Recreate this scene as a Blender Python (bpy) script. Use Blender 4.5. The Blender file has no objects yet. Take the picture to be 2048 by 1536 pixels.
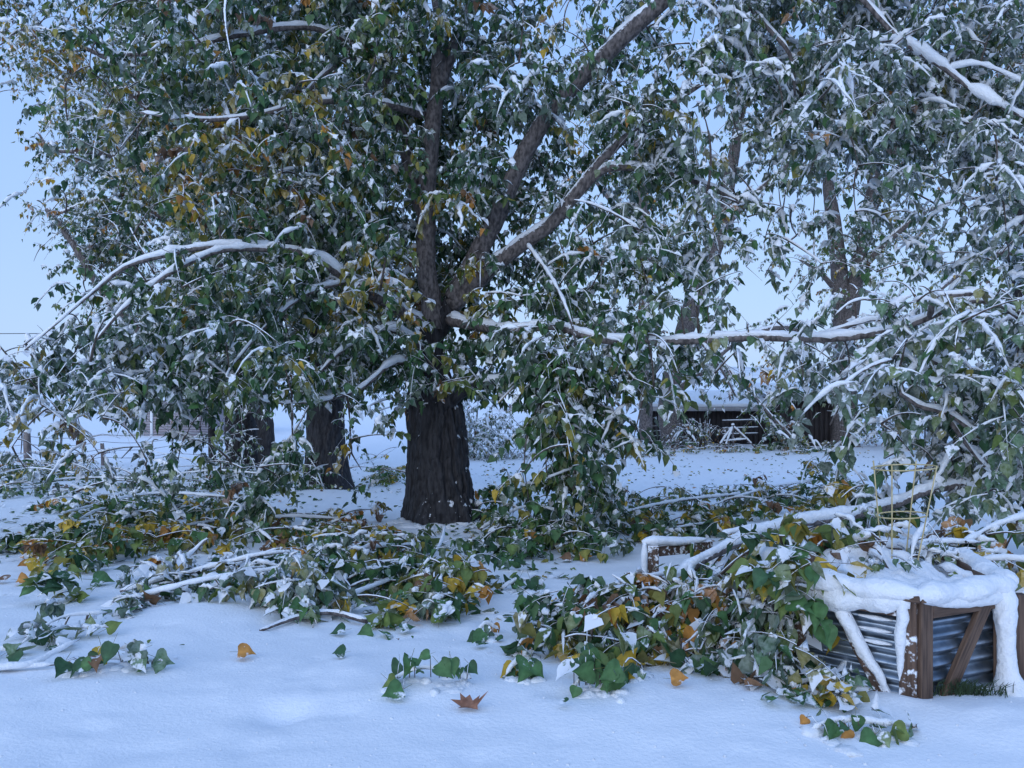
import bpy, bmesh, math, random
import numpy as np
from mathutils import Vector, Matrix

random.seed(7)
rng = np.random.default_rng(11)
scene = bpy.context.scene
COL = scene.collection

# ------------------------------------------------------------------ camera
F, HZ, CAMZ = 1600.0, 740.0, 1.6          # focal length and horizon line (2048 px wide frame), eye height
cam_d = bpy.data.cameras.new('camera')
cam_d.sensor_width = 36.0
cam_d.lens = 36.0 * F / 2048.0
cam_d.shift_y = -(768.0 - HZ) / 2048.0
cam_d.clip_start = 0.05
cam_d.clip_end = 3000
cam = bpy.data.objects.new('camera', cam_d)
COL.objects.link(cam)
cam.location = (0, 0, CAMZ)
cam.rotation_euler = (math.radians(90), 0, 0)
scene.camera = cam

# ------------------------------------------------------------------ sky: heavy blue overcast at dusk
SUN_EL, SUN_ROT = math.radians(15), math.radians(205)
world = bpy.data.worlds.new('World')
scene.world = world
world.use_nodes = True
nt = world.node_tree
for n in list(nt.nodes): nt.nodes.remove(n)
wo = nt.nodes.new('ShaderNodeOutputWorld')
bg1 = nt.nodes.new('ShaderNodeBackground'); bg2 = nt.nodes.new('ShaderNodeBackground')
add = nt.nodes.new('ShaderNodeAddShader')
sky = nt.nodes.new('ShaderNodeTexSky'); sky.sky_type = 'NISHITA'; sky.sun_disc = False
sky.sun_elevation = SUN_EL; sky.sun_rotation = SUN_ROT
nt.links.new(sky.outputs[0], bg1.inputs[0]); bg1.inputs[1].default_value = 0.012
tc = nt.nodes.new('ShaderNodeTexCoord'); sx = nt.nodes.new('ShaderNodeSeparateXYZ')
nt.links.new(tc.outputs['Generated'], sx.inputs[0])
ramp = nt.nodes.new('ShaderNodeValToRGB')
ramp.color_ramp.elements[0].position = 0.0; ramp.color_ramp.elements[0].color = (0.46, 0.66, 1.0, 1)
ramp.color_ramp.elements[1].position = 0.42; ramp.color_ramp.elements[1].color = (0.31, 0.525, 1.0, 1)
nt.links.new(sx.outputs[2], ramp.inputs[0])
cn = nt.nodes.new('ShaderNodeTexNoise'); cn.inputs['Scale'].default_value = 1.6; cn.inputs['Detail'].default_value = 4
nt.links.new(tc.outputs['Generated'], cn.inputs['Vector'])
cm = nt.nodes.new('ShaderNodeMapRange'); cm.inputs['To Min'].default_value = 0.93; cm.inputs['To Max'].default_value = 1.07
nt.links.new(cn.outputs[0], cm.inputs[0])
mul = nt.nodes.new('ShaderNodeMix'); mul.data_type = 'RGBA'; mul.blend_type = 'MULTIPLY'; mul.inputs[0].default_value = 1
nt.links.new(ramp.outputs[0], mul.inputs[6]); nt.links.new(cm.outputs[0], mul.inputs[7])
nt.links.new(mul.outputs[2], bg2.inputs[0]); bg2.inputs[1].default_value = 0.91
nt.links.new(bg1.outputs[0], add.inputs[0]); nt.links.new(bg2.outputs[0], add.inputs[1])
nt.links.new(add.outputs[0], wo.inputs[0])

sun_d = bpy.data.lights.new('sun', 'SUN'); sun_d.energy = 1.45; sun_d.angle = math.radians(70)
sun_d.color = (0.90, 0.95, 1.0)
sun = bpy.data.objects.new('sun', sun_d); COL.objects.link(sun)
sun.rotation_euler = (math.radians(90) - SUN_EL, 0, math.radians(180) - SUN_ROT)

vs = scene.view_settings
vs.view_transform = 'Standard'; vs.look = 'None'; vs.exposure = 0.14; vs.gamma = 1.0; vs.use_curve_mapping = False

scene.cycles.max_bounces = 4; scene.cycles.diffuse_bounces = 3; scene.cycles.glossy_bounces = 2; scene.cycles.transmission_bounces = 2; scene.cycles.transparent_max_bounces = 2

# ------------------------------------------------------------------ numeric helpers
def hash3(ix, iy, iz):
    h = (ix.astype(np.int64) * 374761393 + iy.astype(np.int64) * 668265263 + iz.astype(np.int64) * 2147483647) & 0xffffffff
    h = ((h ^ (h >> 13)) * 1274126177) & 0xffffffff
    h = h ^ (h >> 16)
    return (h & 0xffff) / 65535.0
def vnoise(x, y, z):
    x = np.asarray(x, float); y = np.asarray(y, float) + 0 * x; z = np.asarray(z, float) + 0 * x
    xi, yi, zi = np.floor(x), np.floor(y), np.floor(z)
    u, v, w = x - xi, y - yi, z - zi
    u = u*u*(3-2*u); v = v*v*(3-2*v); w = w*w*(3-2*w)
    r = 0
    for a in (0, 1):
        for b in (0, 1):
            for c in (0, 1):
                r = r + hash3(xi+a, yi+b, zi+c) * (u if a else 1-u) * (v if b else 1-v) * (w if c else 1-w)
    return r
def fbm(x, y, z, o=3):
    s, a, t = 0, 1.0, 0
    for i in range(o):
        s = s + a * vnoise(x * 2**i + 17*i, y * 2**i, z * 2**i); t += a; a *= .5
    return s / t

PD = [-80, 0, 4, 11.7, 18, 25, 36, 60, 100, 900]
PZ = [.05, .05, 0, -.63, -1.1, -1.55, -1.9, -2.3, -2.6, -2.6]
MOUNDS = []    # (x, y, radius, height)
def zg(x, y):
    x = np.asarray(x, float); y = np.asarray(y, float)
    z = np.interp(y, PD, PZ)
    near = np.clip(1 - y / 60.0, 0.15, 1)
    z = z + near * ((.05 + .07*np.clip((y-7)/8, 0, 1)) * (fbm(x*.45+3, y*.45, 0, 2) - .5) + .022 * (fbm(x*1.9, y*1.9+5, 3, 2) - .5) + .010 * (vnoise(x*6, y*9, 7) - .5) + .006 * (vnoise(x*17, y*21, 9) - .5))
    z = z + near*(-.014*np.clip((vnoise(x*5.3+40, y*6.1, 21) - .78)/.15, 0, 1) + .010*np.clip((vnoise(x*7.7, y*8.3+9, 33) - .80)/.15, 0, 1))
    z = z - .03*np.exp(-((x-2.05)**2 + (y-4.3)**2)/.9)
    for mx, my, mr, mh in MOUNDS:
        z = z + mh * np.exp(-((x-mx)**2 + (y-my)**2) / (mr*mr))
    return z
def W(px, py, d): return Vector(((px-1024)*d/F, d, CAMZ - (py-HZ)*d/F))
_d = np.linspace(1.5, 120, 6000)
_p = HZ + (CAMZ - np.interp(_d, PD, PZ)) * F / _d
def DG(py): return float(np.interp(-py, -_p, _d))            # ground distance seen at image row py
def GP(px, py, h=0.0):
    d = DG(py); x = (px-1024)*d/F
    return Vector((x, d, float(zg(x, d)) + h))

# ------------------------------------------------------------------ materials
def new_mat(name):
    m = bpy.data.materials.new(name); m.use_nodes = True
    t = m.node_tree
    b = t.nodes['Principled BSDF']
    return m, t, b
def noise_col(t, scale, c1, c2, lo=.35, hi=.65, detail=5, vec=None, stretch=None):
    co = t.nodes.new('ShaderNodeTexCoord')
    n = t.nodes.new('ShaderNodeTexNoise'); n.inputs['Scale'].default_value = scale; n.inputs['Detail'].default_value = detail
    src = co.outputs[vec or 'Object']
    if stretch:
        mp = t.nodes.new('ShaderNodeMapping'); mp.inputs['Scale'].default_value = stretch
        t.links.new(src, mp.inputs[0]); src = mp.outputs[0]
    t.links.new(src, n.inputs['Vector'])
    r = t.nodes.new('ShaderNodeValToRGB')
    r.color_ramp.elements[0].position = lo; r.color_ramp.elements[0].color = (*c1, 1)
    r.color_ramp.elements[1].position = hi; r.color_ramp.elements[1].color = (*c2, 1)
    t.links.new(n.outputs[0], r.inputs[0])
    return n, r
def bump(t, b, height, strength=.5, dist=.01):
    bp = t.nodes.new('ShaderNodeBump'); bp.inputs['Strength'].default_value = strength; bp.inputs['Distance'].default_value = dist
    t.links.new(height, bp.inputs['Height']); t.links.new(bp.outputs[0], b.inputs['Normal'])
def simple(name, c1, c2, scale=8, rough=.8, stretch=None, bs=.3, bd=.005, metal=0):
    m, t, b = new_mat(name)
    n, r = noise_col(t, scale, c1, c2, stretch=stretch)
    t.links.new(r.outputs[0], b.inputs['Base Color'])
    b.inputs['Roughness'].default_value = rough; b.inputs['Metallic'].default_value = metal
    bump(t, b, n.outputs[0], bs, bd)
    return m
def snowy_mat(name, c1, c2, scale, stretch, thr=.55, rough=.85, bs=.5, bd=.01, snow_scale=25, frost=0.0):
    """a surface whose upward faces and rough spots hold snow"""
    m, t, b = new_mat(name)
    n, r = noise_col(t, scale, c1, c2, stretch=stretch)
    b.inputs['Roughness'].default_value = rough
    geo = t.nodes.new('ShaderNodeNewGeometry'); sp = t.nodes.new('ShaderNodeSeparateXYZ')
    t.links.new(geo.outputs['Normal'], sp.inputs[0])
    co = t.nodes.new('ShaderNodeTexCoord'); n2 = t.nodes.new('ShaderNodeTexNoise')
    n2.inputs['Scale'].default_value = snow_scale; n2.inputs['Detail'].default_value = 4
    t.links.new(co.outputs['Object'], n2.inputs['Vector'])
    ad = t.nodes.new('ShaderNodeMath'); ad.operation = 'MULTIPLY_ADD'
    t.links.new(n2.outputs[0], ad.inputs[0]); ad.inputs[1].default_value = 1.1; t.links.new(sp.outputs[2], ad.inputs[2])
    mr = t.nodes.new('ShaderNodeMapRange'); mr.inputs['From Min'].default_value = thr + .5 - frost; mr.inputs['From Max'].default_value = thr + .62 - frost
    t.links.new(ad.outputs[0], mr.inputs[0])
    mx = t.nodes.new('ShaderNodeMix'); mx.data_type = 'RGBA'
    t.links.new(mr.outputs[0], mx.inputs[0]); t.links.new(r.outputs[0], mx.inputs[6]); mx.inputs[7].default_value = (.86, .88, .92, 1)
    t.links.new(mx.outputs[2], b.inputs['Base Color'])
    bump(t, b, n.outputs[0], bs, bd)
    return m

def make_snow(name, scale, bs, bd):
    m, t, b = new_mat(name)
    n, r = noise_col(t, scale, (.85, .875, .915), (.90, .915, .94), detail=8)
    n.inputs['Roughness'].default_value = .65
    t.links.new(r.outputs[0], b.inputs['Base Color'])
    b.inputs['Roughness'].default_value = .75; b.inputs['Specular IOR Level'].default_value = .2
    bump(t, b, n.outputs[0], bs, bd)
    return m
M_SNOW_GROUND = make_snow('ground_snow', 45, .6, .014)
M_SNOW = make_snow('clinging_snow', 28, .9, .022)
M_BARK = snowy_mat('furrowed_bark', (.009, .008, .010), (.046, .044, .048), 22, (1, 1, .25), thr=.60, bs=1.0, bd=.03, snow_scale=18)
M_LIMB = snowy_mat('limb_bark', (.05, .042, .040), (.20, .17, .16), 26, (1, 1, .5), thr=.55, bs=.6, bd=.012)
M_TWIG = snowy_mat('twig_bark', (.05, .037, .03), (.13, .10, .085), 30, None, thr=.35)
M_PALEWOOD = simple('broken_pale_wood', (.28, .22, .14), (.45, .37, .25), 30, stretch=(1, 1, .2))

def leaf_mat():
    m, t, b = new_mat('cottonwood_leaf')
    at = t.nodes.new('ShaderNodeAttribute'); at.attribute_name = 'Col'
    oi = t.nodes.new('ShaderNodeObjectInfo')
    co = t.nodes.new('ShaderNodeTexCoord')
    geo = t.nodes.new('ShaderNodeNewGeometry'); sp = t.nodes.new('ShaderNodeSeparateXYZ')
    t.links.new(geo.outputs['Normal'], sp.inputs[0])
    n = t.nodes.new('ShaderNodeTexNoise'); n.inputs['Scale'].default_value = 24; n.inputs['Detail'].default_value = 3
    t.links.new(geo.outputs['Position'], n.inputs['Vector'])
    n1 = t.nodes.new('ShaderNodeTexNoise'); n1.inputs['Scale'].default_value = 40; n1.inputs['Detail'].default_value = 3
    t.links.new(geo.outputs['Position'], n1.inputs['Vector'])
    # mottled leaf colour
    mr0 = t.nodes.new('ShaderNodeMapRange'); mr0.inputs['To Min'].default_value = .65; mr0.inputs['To Max'].default_value = 1.4
    t.links.new(n1.outputs[0], mr0.inputs[0])
    mc = t.nodes.new('ShaderNodeMix'); mc.data_type = 'RGBA'; mc.blend_type = 'MULTIPLY'; mc.inputs[0].default_value = 1
    t.links.new(at.outputs['Color'], mc.inputs[6]); t.links.new(mr0.outputs[0], mc.inputs[7])
    # snow lying on the upper face
    a1 = t.nodes.new('ShaderNodeMath'); a1.operation = 'ADD'
    t.links.new(sp.outputs[2], a1.inputs[0]); t.links.new(at.outputs['Alpha'], a1.inputs[1])
    a2 = t.nodes.new('ShaderNodeMath'); a2.operation = 'MULTIPLY_ADD'
    t.links.new(n.outputs[0], a2.inputs[0]); a2.inputs[1].default_value = 1.2; t.links.new(a1.outputs[0], a2.inputs[2])
    mr = t.nodes.new('ShaderNodeMapRange'); mr.inputs['From Min'].default_value = 1.55; mr.inputs['From Max'].default_value = 1.68
    t.links.new(a2.outputs[0], mr.inputs[0])
    gt = t.nodes.new('ShaderNodeMath'); gt.operation = 'GREATER_THAN'; gt.inputs[1].default_value = 0.12
    t.links.new(sp.outputs[2], gt.inputs[0])
    mm = t.nodes.new('ShaderNodeMath'); mm.operation = 'MULTIPLY'
    t.links.new(mr.outputs[0], mm.inputs[0]); t.links.new(gt.outputs[0], mm.inputs[1])
    fr = t.nodes.new('ShaderNodeMath'); fr.operation = 'MULTIPLY'; t.links.new(at.outputs['Alpha'], fr.inputs[0])
    frn = t.nodes.new('ShaderNodeMapRange'); frn.inputs['From Min'].default_value = .3; frn.inputs['From Max'].default_value = .7; frn.inputs['To Min'].default_value = .05; frn.inputs['To Max'].default_value = .58
    t.links.new(n1.outputs[0], frn.inputs[0]); t.links.new(frn.outputs[0], fr.inputs[1])
    fm = t.nodes.new('ShaderNodeMath'); fm.operation = 'MAXIMUM'; t.links.new(mm.outputs[0], fm.inputs[0]); t.links.new(fr.outputs[0], fm.inputs[1])
    mx = t.nodes.new('ShaderNodeMix'); mx.data_type = 'RGBA'
    t.links.new(fm.outputs[0], mx.inputs[0]); t.links.new(mc.outputs[2], mx.inputs[6]); mx.inputs[7].default_value = (.86, .88, .92, 1)
    t.links.new(mx.outputs[2], b.inputs['Base Color'])
    b.inputs['Roughness'].default_value = .55; b.inputs['Specular IOR Level'].default_value = .3
    tr = t.nodes.new('ShaderNodeBsdfTranslucent'); t.links.new(mx.outputs[2], tr.inputs[0])
    ms = t.nodes.new('ShaderNodeMixShader'); ms.inputs[0].default_value = .22
    t.links.new(b.outputs[0], ms.inputs[1]); t.links.new(tr.outputs[0], ms.inputs[2])
    t.links.new(ms.outputs[0], t.nodes['Material Output'].inputs[0])
    return m
M_LEAF = leaf_mat()

# ------------------------------------------------------------------ object helpers
def link(o, parent=None):
    COL.objects.link(o)
    if parent is not None: o.parent = parent
    return o
def tag(o, label=None, cat=None, group=None, kind=None):
    if label: o['label'] = label
    if cat: o['category'] = cat
    if group: o['group'] = group
    if kind: o['kind'] = kind
    return o
def empty(name, loc=(0, 0, 0), label=None, cat=None, group=None):
    o = bpy.data.objects.new(name, None); o.location = loc; o.empty_display_size = .1
    link(o); return tag(o, label, cat, group)
class MB:
    """collects vertices and faces for ONE mesh"""
    def __init__(s): s.v = []; s.f = {}; s.c = []; s.n = 0
    def add(s, V, Fs, C=None):
        V = np.asarray(V, float).reshape(-1, 3)
        for fa in Fs:
            fa = np.asarray(fa, np.int64)
            if len(fa): s.f.setdefault(fa.shape[1], []).append(fa + s.n)
        s.v.append(V); s.n += len(V)
        if C is not None: s.c.append(np.asarray(C, float).reshape(-1, 4))
    def build(s, name, mat, parent=None, smooth=True, kind=None, origin=None):
        if s.n == 0: return None
        V = np.concatenate(s.v)
        if parent is not None: V = V - np.array(parent.location)
        if origin is not None: V = V - np.array(origin)
        me = bpy.data.meshes.new(name)
        me.vertices.add(len(V)); me.vertices.foreach_set('co', V.astype(np.float32).ravel())
        loops, starts, tot = [], [], 0
        for k, l in s.f.items():
            a = np.concatenate(l); loops.append(a.ravel()); starts.append(tot + np.arange(len(a)) * k); tot += a.size
        loops = np.concatenate(loops); starts = np.concatenate(starts)
        me.loops.add(len(loops)); me.loops.foreach_set('vertex_index', loops.astype(np.int32))
        me.polygons.add(len(starts)); me.polygons.foreach_set('loop_start', starts.astype(np.int32))
        me.update(calc_edges=True)
        if smooth: me.polygons.foreach_set('use_smooth', np.ones(len(starts), bool))
        if s.c:
            ca = me.color_attributes.new('Col', 'FLOAT_COLOR', 'POINT')
            ca.data.foreach_set('color', np.concatenate(s.c).astype(np.float32).ravel())
        me.materials.append(mat)
        o = bpy.data.objects.new(name, me)
        if origin is not None: o.location = origin
        link(o, parent)
        if kind: o['kind'] = kind
        return o

def tubes(P, R, sides=5, cap=True):
    """P (n,k,3), R (n,k): n tubes at once -> verts, [quads, end caps]"""
    P = np.asarray(P, float); R = np.asarray(R, float)
    n, k, _ = P.shape
    T = np.gradient(P, axis=1); T /= np.linalg.norm(T, axis=2, keepdims=True) + 1e-9
    ref = np.where(np.abs(T[:, :, 2:3]) > .92, np.array([0., 1, 0]), np.array([0, 0, 1.]))
    A = np.cross(T, ref)
    if n == 1 or True:      # keep frames from flipping along a tube
        for i in range(1, k):
            a = A[:, i-1] - T[:, i] * np.sum(A[:, i-1]*T[:, i], axis=1, keepdims=True)
            A[:, i] = a
    A /= np.linalg.norm(A, axis=2, keepdims=True) + 1e-9
    B = np.cross(T, A)
    th = np.arange(sides) * 2*np.pi / sides
    V = P[:, :, None] + R[:, :, None, None] * (A[:, :, None] * np.cos(th)[:, None] + B[:, :, None] * np.sin(th)[:, None])
    idx = np.arange(n*k*sides).reshape(n, k, sides)
    a = idx[:, :-1]; b = idx[:, 1:]
    Q = np.stack([a, np.roll(a, -1, 2), np.roll(b, -1, 2), b], -1).reshape(-1, 4)
    fs = [Q]
    if cap: fs += [idx[:, 0, ::-1].reshape(-1, sides), idx[:, -1].reshape(-1, sides)]
    return V.reshape(-1, 3), fs
def smooth_path(pts, step=.08):
    """catmull-rom through (x,y,z,r) rows, resampled"""
    p = np.asarray(pts, float)
    if len(p) < 3: p = np.vstack([p[0], (p[0]+p[-1])/2, p[-1]])
    q = np.vstack([2*p[0]-p[1], p, 2*p[-1]-p[-2]])
    out = []
    for i in range(1, len(q)-2):
        L = np.linalg.norm(q[i+1, :3]-q[i, :3]); m = max(2, int(L/step))
        t = np.linspace(0, 1, m, endpoint=False)[:, None]
        out.append(.5*((2*q[i]) + (-q[i-1]+q[i+1])*t + (2*q[i-1]-5*q[i]+4*q[i+1]-q[i+2])*t*t + (-q[i-1]+3*q[i]-3*q[i+1]+q[i+2])*t**3))
    out.append(p[-1:])
    o = np.vstack(out); o[:, 3] = np.maximum(o[:, 3], .002)
    return o
def snow_on(path, mb, amount=1.0, sides=8, gap=0.25, maxslope=.93, thick=1.0):
    """a lumpy ridge of snow lying along the upper side of a branch; path (m,4)"""
    P, R = path[:, :3], path[:, 3]
    if len(P) < 4: return
    s = np.concatenate([[0], np.cumsum(np.linalg.norm(np.diff(P, axis=0), axis=1))])
    T = np.gradient(P, axis=0); T /= np.linalg.norm(T, axis=1, keepdims=True) + 1e-9
    up = np.array([0, 0, 1.]) - T * T[:, 2:3]
    slope = np.abs(T[:, 2])
    upn = up / (np.linalg.norm(up, axis=1, keepdims=True) + 1e-6)
    seed = rng.random() * 100
    nz = fbm(s*5 + seed, seed, 0, 2)
    g = vnoise(s*1.3 + seed, 3.3, seed)
    k = np.clip((maxslope - slope) / .3, 0, 1) * np.clip((g - gap + .12) / .12, 0, 1)
    rs = np.minimum(.62*R + .008, .055) * (.45 + 1.1*nz) * amount * thick
    rs = rs * k
    rs[0] = rs[-1] = 0
    C = P + upn * (R*.72 + rs*.25)[:, None]
    on = rs > .003
    i = 0
    while i < len(P):
        if on[i]:
            j = i
            while j+1 < len(P) and on[j+1]: j += 1
            a, b = max(0, i-1), min(len(P)-1, j+1)
            if b - a >= 3:
                rr = rs[a:b+1].copy(); rr[0] = rr[-1] = .001
                V, fs = tubes(C[None, a:b+1], rr[None], sides)
                cc_ = np.repeat(C[a:b+1], sides, 0); dv = V - cc_
                f_ = 1 + 1.1*(fbm(V[:, 0]*26, V[:, 1]*26, V[:, 2]*26, 2) - .5)
                mb.add(cc_ + dv*f_[:, None], fs)
            i = j+1
        else: i += 1

# ------------------------------------------------------------------ leaves
PAL = np.array([(.034, .086, .036), (.060, .138, .046), (.120, .168, .042), (.215, .195, .040), (.46, .31, .035),
                (.42, .19, .04), (.16, .085, .042), (.13, .175, .12)])
LT = np.array([(0, 0, 0), (-.30, -.04, .03), (-.50, .20, .07), (-.27, .62, .02), (0, 1.0, -.10), (.27, .62, .02), (.50, .20, .07), (.30, -.04, .03)])
LF = np.array([[0, 1, 2, 3, 4], [0, 4, 5, 6, 7]])
QT = np.array([(0, -.02, 0), (-.46, .25, .06), (0, 1.0, -.08), (.46, .25, .06)])
QF = np.array([[0, 1, 2, 3]])
SB = np.array([(0, -.16, .02), (-.44, .0, .04), (-.46, .38, .02), (0, .74, -.02), (.46, .38, .02), (.44, .0, .04), (0, .18, .30)])
SF = np.array([[0, 1, 6], [1, 2, 6], [2, 3, 6], [3, 4, 6], [4, 5, 6], [5, 0, 6]])
BLOB_V, BLOB_F = [], []
_bm = bmesh.new(); bmesh.ops.create_icosphere(_bm, subdivisions=1, radius=1)
BLOB_V = np.array([v.co for v in _bm.verts]); BLOB_F = np.array([[v.index for v in f.verts] for f in _bm.faces]); _bm.free()
BLOB_V2 = None
_bm = bmesh.new(); bmesh.ops.create_icosphere(_bm, subdivisions=2, radius=1)
BLOB_V2 = np.array([v.co for v in _bm.verts]); BLOB_F2 = np.array([[v.index for v in f.verts] for f in _bm.faces]); _bm.free()

class Leaves:
    def __init__(s): s.P, s.L, s.N, s.w, s.l, s.ci, s.sn = [], [], [], [], [], [], []
    def add(s, P, L, N, w, l, ci, sn):
        s.P.append(P); s.L.append(L); s.N.append(N); s.w.append(w); s.l.append(l); s.ci.append(ci); s.sn.append(sn)
    def cat(s):
        return [np.concatenate(a) for a in (s.P, s.L, s.N, s.w, s.l, s.ci, s.sn)]
def unit(v): return v / (np.linalg.norm(v, axis=-1, keepdims=True) + 1e-9)
def leaf_dirs(n, th_lo, th_hi, az=None):
    a = rng.random(n) * 2*np.pi if az is None else az
    th = np.radians(rng.uniform(th_lo, th_hi, n))
    L = np.stack([np.cos(th)*np.cos(a), np.cos(th)*np.sin(a), -np.sin(th)], 1)
    N = np.stack([np.sin(th)*np.cos(a), np.sin(th)*np.sin(a), np.cos(th)], 1)
    S = np.cross(L, N)
    ro = rng.normal(0, .45, n)[:, None]
    N2 = unit(N*np.cos(ro) + S*np.sin(ro))
    return L, N2
def put_template(mb, T, Fc, P, L, N, w, l, C=None, lift=None):
    S = np.cross(L, N)
    n_ = len(P)
    tx = T[:, 0][None]*rng.uniform(.6, 1.12, (n_, 1)) + (T[:, 1]**2)[None]*rng.normal(0, .12, (n_, 1))
    tz = T[:, 2][None]*rng.uniform(-.8, 3.2, (n_, 1)) - (T[:, 1]**2)[None]*rng.normal(.06, .16, (n_, 1))
    tx = tx*(1 + rng.normal(0, .10, tx.shape))
    V = P[:, None] + S[:, None]*(tx[:, :, None]*w[:, None, None]) + L[:, None]*(T[:, 1][None, :, None]*l[:, None, None]) + N[:, None]*(tz[:, :, None]*w[:, None, None])
    if lift is not None:
        V = V + lift
        V = V + rng.normal(0, 1, V.shape)*(w*.10)[:, None, None]
    n, k = len(P), len(T)
    fs = (Fc[None] + (np.arange(n)*k)[:, None, None]).reshape(-1, Fc.shape[1])
    mb.add(V.reshape(-1, 3), [fs], None if C is None else np.repeat(C, k, axis=0))
LEAF_MESH = {}
def leaf_mesh(ci, snow, var):
    key = (ci, snow, var)
    if key not in LEAF_MESH:
        r = np.random.default_rng(100 + var)
        T = LT.copy(); T[1:4, 0] *= r.uniform(.85, 1.1); T[5:, 0] *= r.uniform(.85, 1.1)
        T[4, 2] = r.uniform(-.45, .15); T[2, 2] = r.uniform(-.05, .34); T[6, 2] = r.uniform(-.05, .34); T[3, 2] = r.uniform(-.1, .18); T[5, 2] = r.uniform(-.1, .18); T[4, 0] = r.uniform(-.14, .14)
        # finer outline with a rounded shoulder and toothed rim
        top = [T[0], T[1], (T[1]+T[2])/2 + np.array([-.05, -.03, 0]), T[2], (T[2]+T[3])/2 + np.array([-.05, .02, 0]), T[3], (T[3]+T[4])/2 + np.array([.03, -.02, 0]), T[4]]
        rt = [(T[4]+T[5])/2 + np.array([-.03, -.02, 0]), T[5], (T[5]+T[6])/2 + np.array([.05, .02, 0]), T[6], (T[6]+T[7])/2 + np.array([.05, -.03, 0]), T[7]]
        V = np.array(top + rt); m1 = len(V)
        V = np.vstack([V, [[0, .33, -.03], [0, .66, -.05]]])
        fc = [[0, 1, 2, 3, m1], [3, 4, 5, m1+1, m1], [5, 6, 7, m1+1], [0, m1, 11, 12, 13], [11, m1, m1+1, 9, 10], [9, m1+1, 7, 8]]
        # petiole
        me = bpy.data.meshes.new('leaf')
        k = len(V)
        V = np.vstack([V, [[.012, 0, 0], [-.012, 0, 0], [.02, -.45, .10], [-.0, -.45, .10]]])
        fc.append([k, k+1, k+3, k+2])
        me.from_pydata(V.tolist(), [], fc)
        ca = me.color_attributes.new('Col', 'FLOAT_COLOR', 'POINT')
        c = np.tile(np.array([*PAL[ci], .36 if snow else .03]), (len(V), 1)); c[:k, :3] *= r.uniform(.8, 1.15, (k, 1)); c[[0, m1, m1+1, 7], :3] *= 1.5; c[k:, :3] = (.16, .15, .05)
        ca.data.foreach_set('color', c.astype(np.float32).ravel())
        me.polygons.foreach_set('use_smooth', np.ones(len(fc), bool))
        me.materials.append(M_LEAF); LEAF_MESH[key] = me
    return LEAF_MESH[key]
def leaf_obj(parent, P, L, N, w, l, ci, snow, var):
    o = bpy.data.objects.new('leaf', leaf_mesh(int(ci), bool(snow), int(var)))
    S = np.cross(L, N)
    M = Matrix(((S[0]*w, L[0]*l, N[0]*w, P[0]), (S[1]*w, L[1]*l, N[1]*w, P[1]), (S[2]*w, L[2]*l, N[2]*w, P[2]), (0, 0, 0, 1)))
    link(o, parent)
    off = parent.location
    M.translation = M.translation - off
    o.matrix_local = M
    return o
def build_leaves(lv, parent, n_single=300, far=False, crown='crown', snow_blob=.5, mb_snow=None, ground=True):
    """the largest leaves as parts of their own, the rest joined into one part"""
    if not lv.P: return
    P, L, N, w, l, ci, sn = lv.cat()
    if ground:
        g = zg(P[:, 0], P[:, 1])
        low = P[:, 2] < g + .015
        P[:, 2] = np.where(low, g + .015 + rng.random(len(P))*.03, P[:, 2])
        tip = P[:, 2] + L[:, 2]*l
        bad = tip < g - .02
        L[bad, 2] = np.abs(L[bad, 2])*.25; L[:] = unit(L)
        N[:] = unit(N - L*np.sum(N*L, 1, keepdims=True))
    px = 1024 + P[:, 0]*F/P[:, 1]; py = HZ + (CAMZ-P[:, 2])*F/P[:, 1]
    inv = (px > 5) & (px < 2043) & (py > 5) & (py < 1530)
    score = np.where(inv, w / P[:, 1], 0) * rng.uniform(.9, 1.1, len(P))
    order = np.argsort(-score)
    nsg = min(n_single, int(inv.sum()))
    single = order[:nsg]; rest = np.ones(len(P), bool); rest[single] = False
    for i in single:
        leaf_obj(parent, P[i], L[i], N[i], w[i], l[i], ci[i], sn[i] > .5, i % 9)
    r = np.nonzero(rest)[0]
    if len(r):
        C = np.concatenate([PAL[ci[r]] * rng.uniform(.7, 1.3, (len(r), 1)), (sn[r]*.62 + rng.uniform(0, .1, len(r)))[:, None]], 1)
        mb = MB()
        if far: put_template(mb, QT, QF, P[r], L[r], N[r], w[r], l[r], C)
        else: put_template(mb, LT, LF, P[r], L[r], N[r], w[r], l[r], C)
        mb.build(crown, M_LEAF, parent, smooth=False, kind='stuff')
    if mb_snow is not None:
        k = np.nonzero((sn > .45) & (rng.random(len(P)) < snow_blob))[0]
        if len(k):
            T = SB.copy()
            sc = rng.uniform(.5, 1.0, len(k))
            lift = (np.array([0, 0, 1.])*(.06*w[k])[:, None])[:, None]
            nr = np.clip(P[k, 1]/9.0, .5, 1.0); T[6, 2] = .30/max(.45, float(nr.mean())); sc = sc*nr
            put_template(mb_snow, T, SF, P[k], L[k], N[k], w[k]*sc*rng.uniform(.7, 1.1, len(k)), l[k]*sc*rng.uniform(.5, 1.0, len(k)), None, lift)
def blobs(mb, P, S, fine=False):
    """irregular clods of snow; P (n,3), S (n,3) radii"""
    n = len(P)
    if n == 0: return
    BV, BF = (BLOB_V2, BLOB_F2) if fine else (BLOB_V, BLOB_F)
    k = len(BV)
    jit = rng.uniform(.72, 1.28, (n, k, 1))
    a = rng.random(n)*6.28; c, s = np.cos(a)[:, None], np.sin(a)[:, None]
    V = BV[None]*jit*S[:, None]
    X = V[:, :, 0]*c - V[:, :, 1]*s; Y = V[:, :, 0]*s + V[:, :, 1]*c
    V = np.stack([X, Y, V[:, :, 2]], -1) + P[:, None]
    fs = (BF[None] + (np.arange(n)*k)[:, None, None]).reshape(-1, 3)
    mb.add(V.reshape(-1, 3), [fs])
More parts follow.
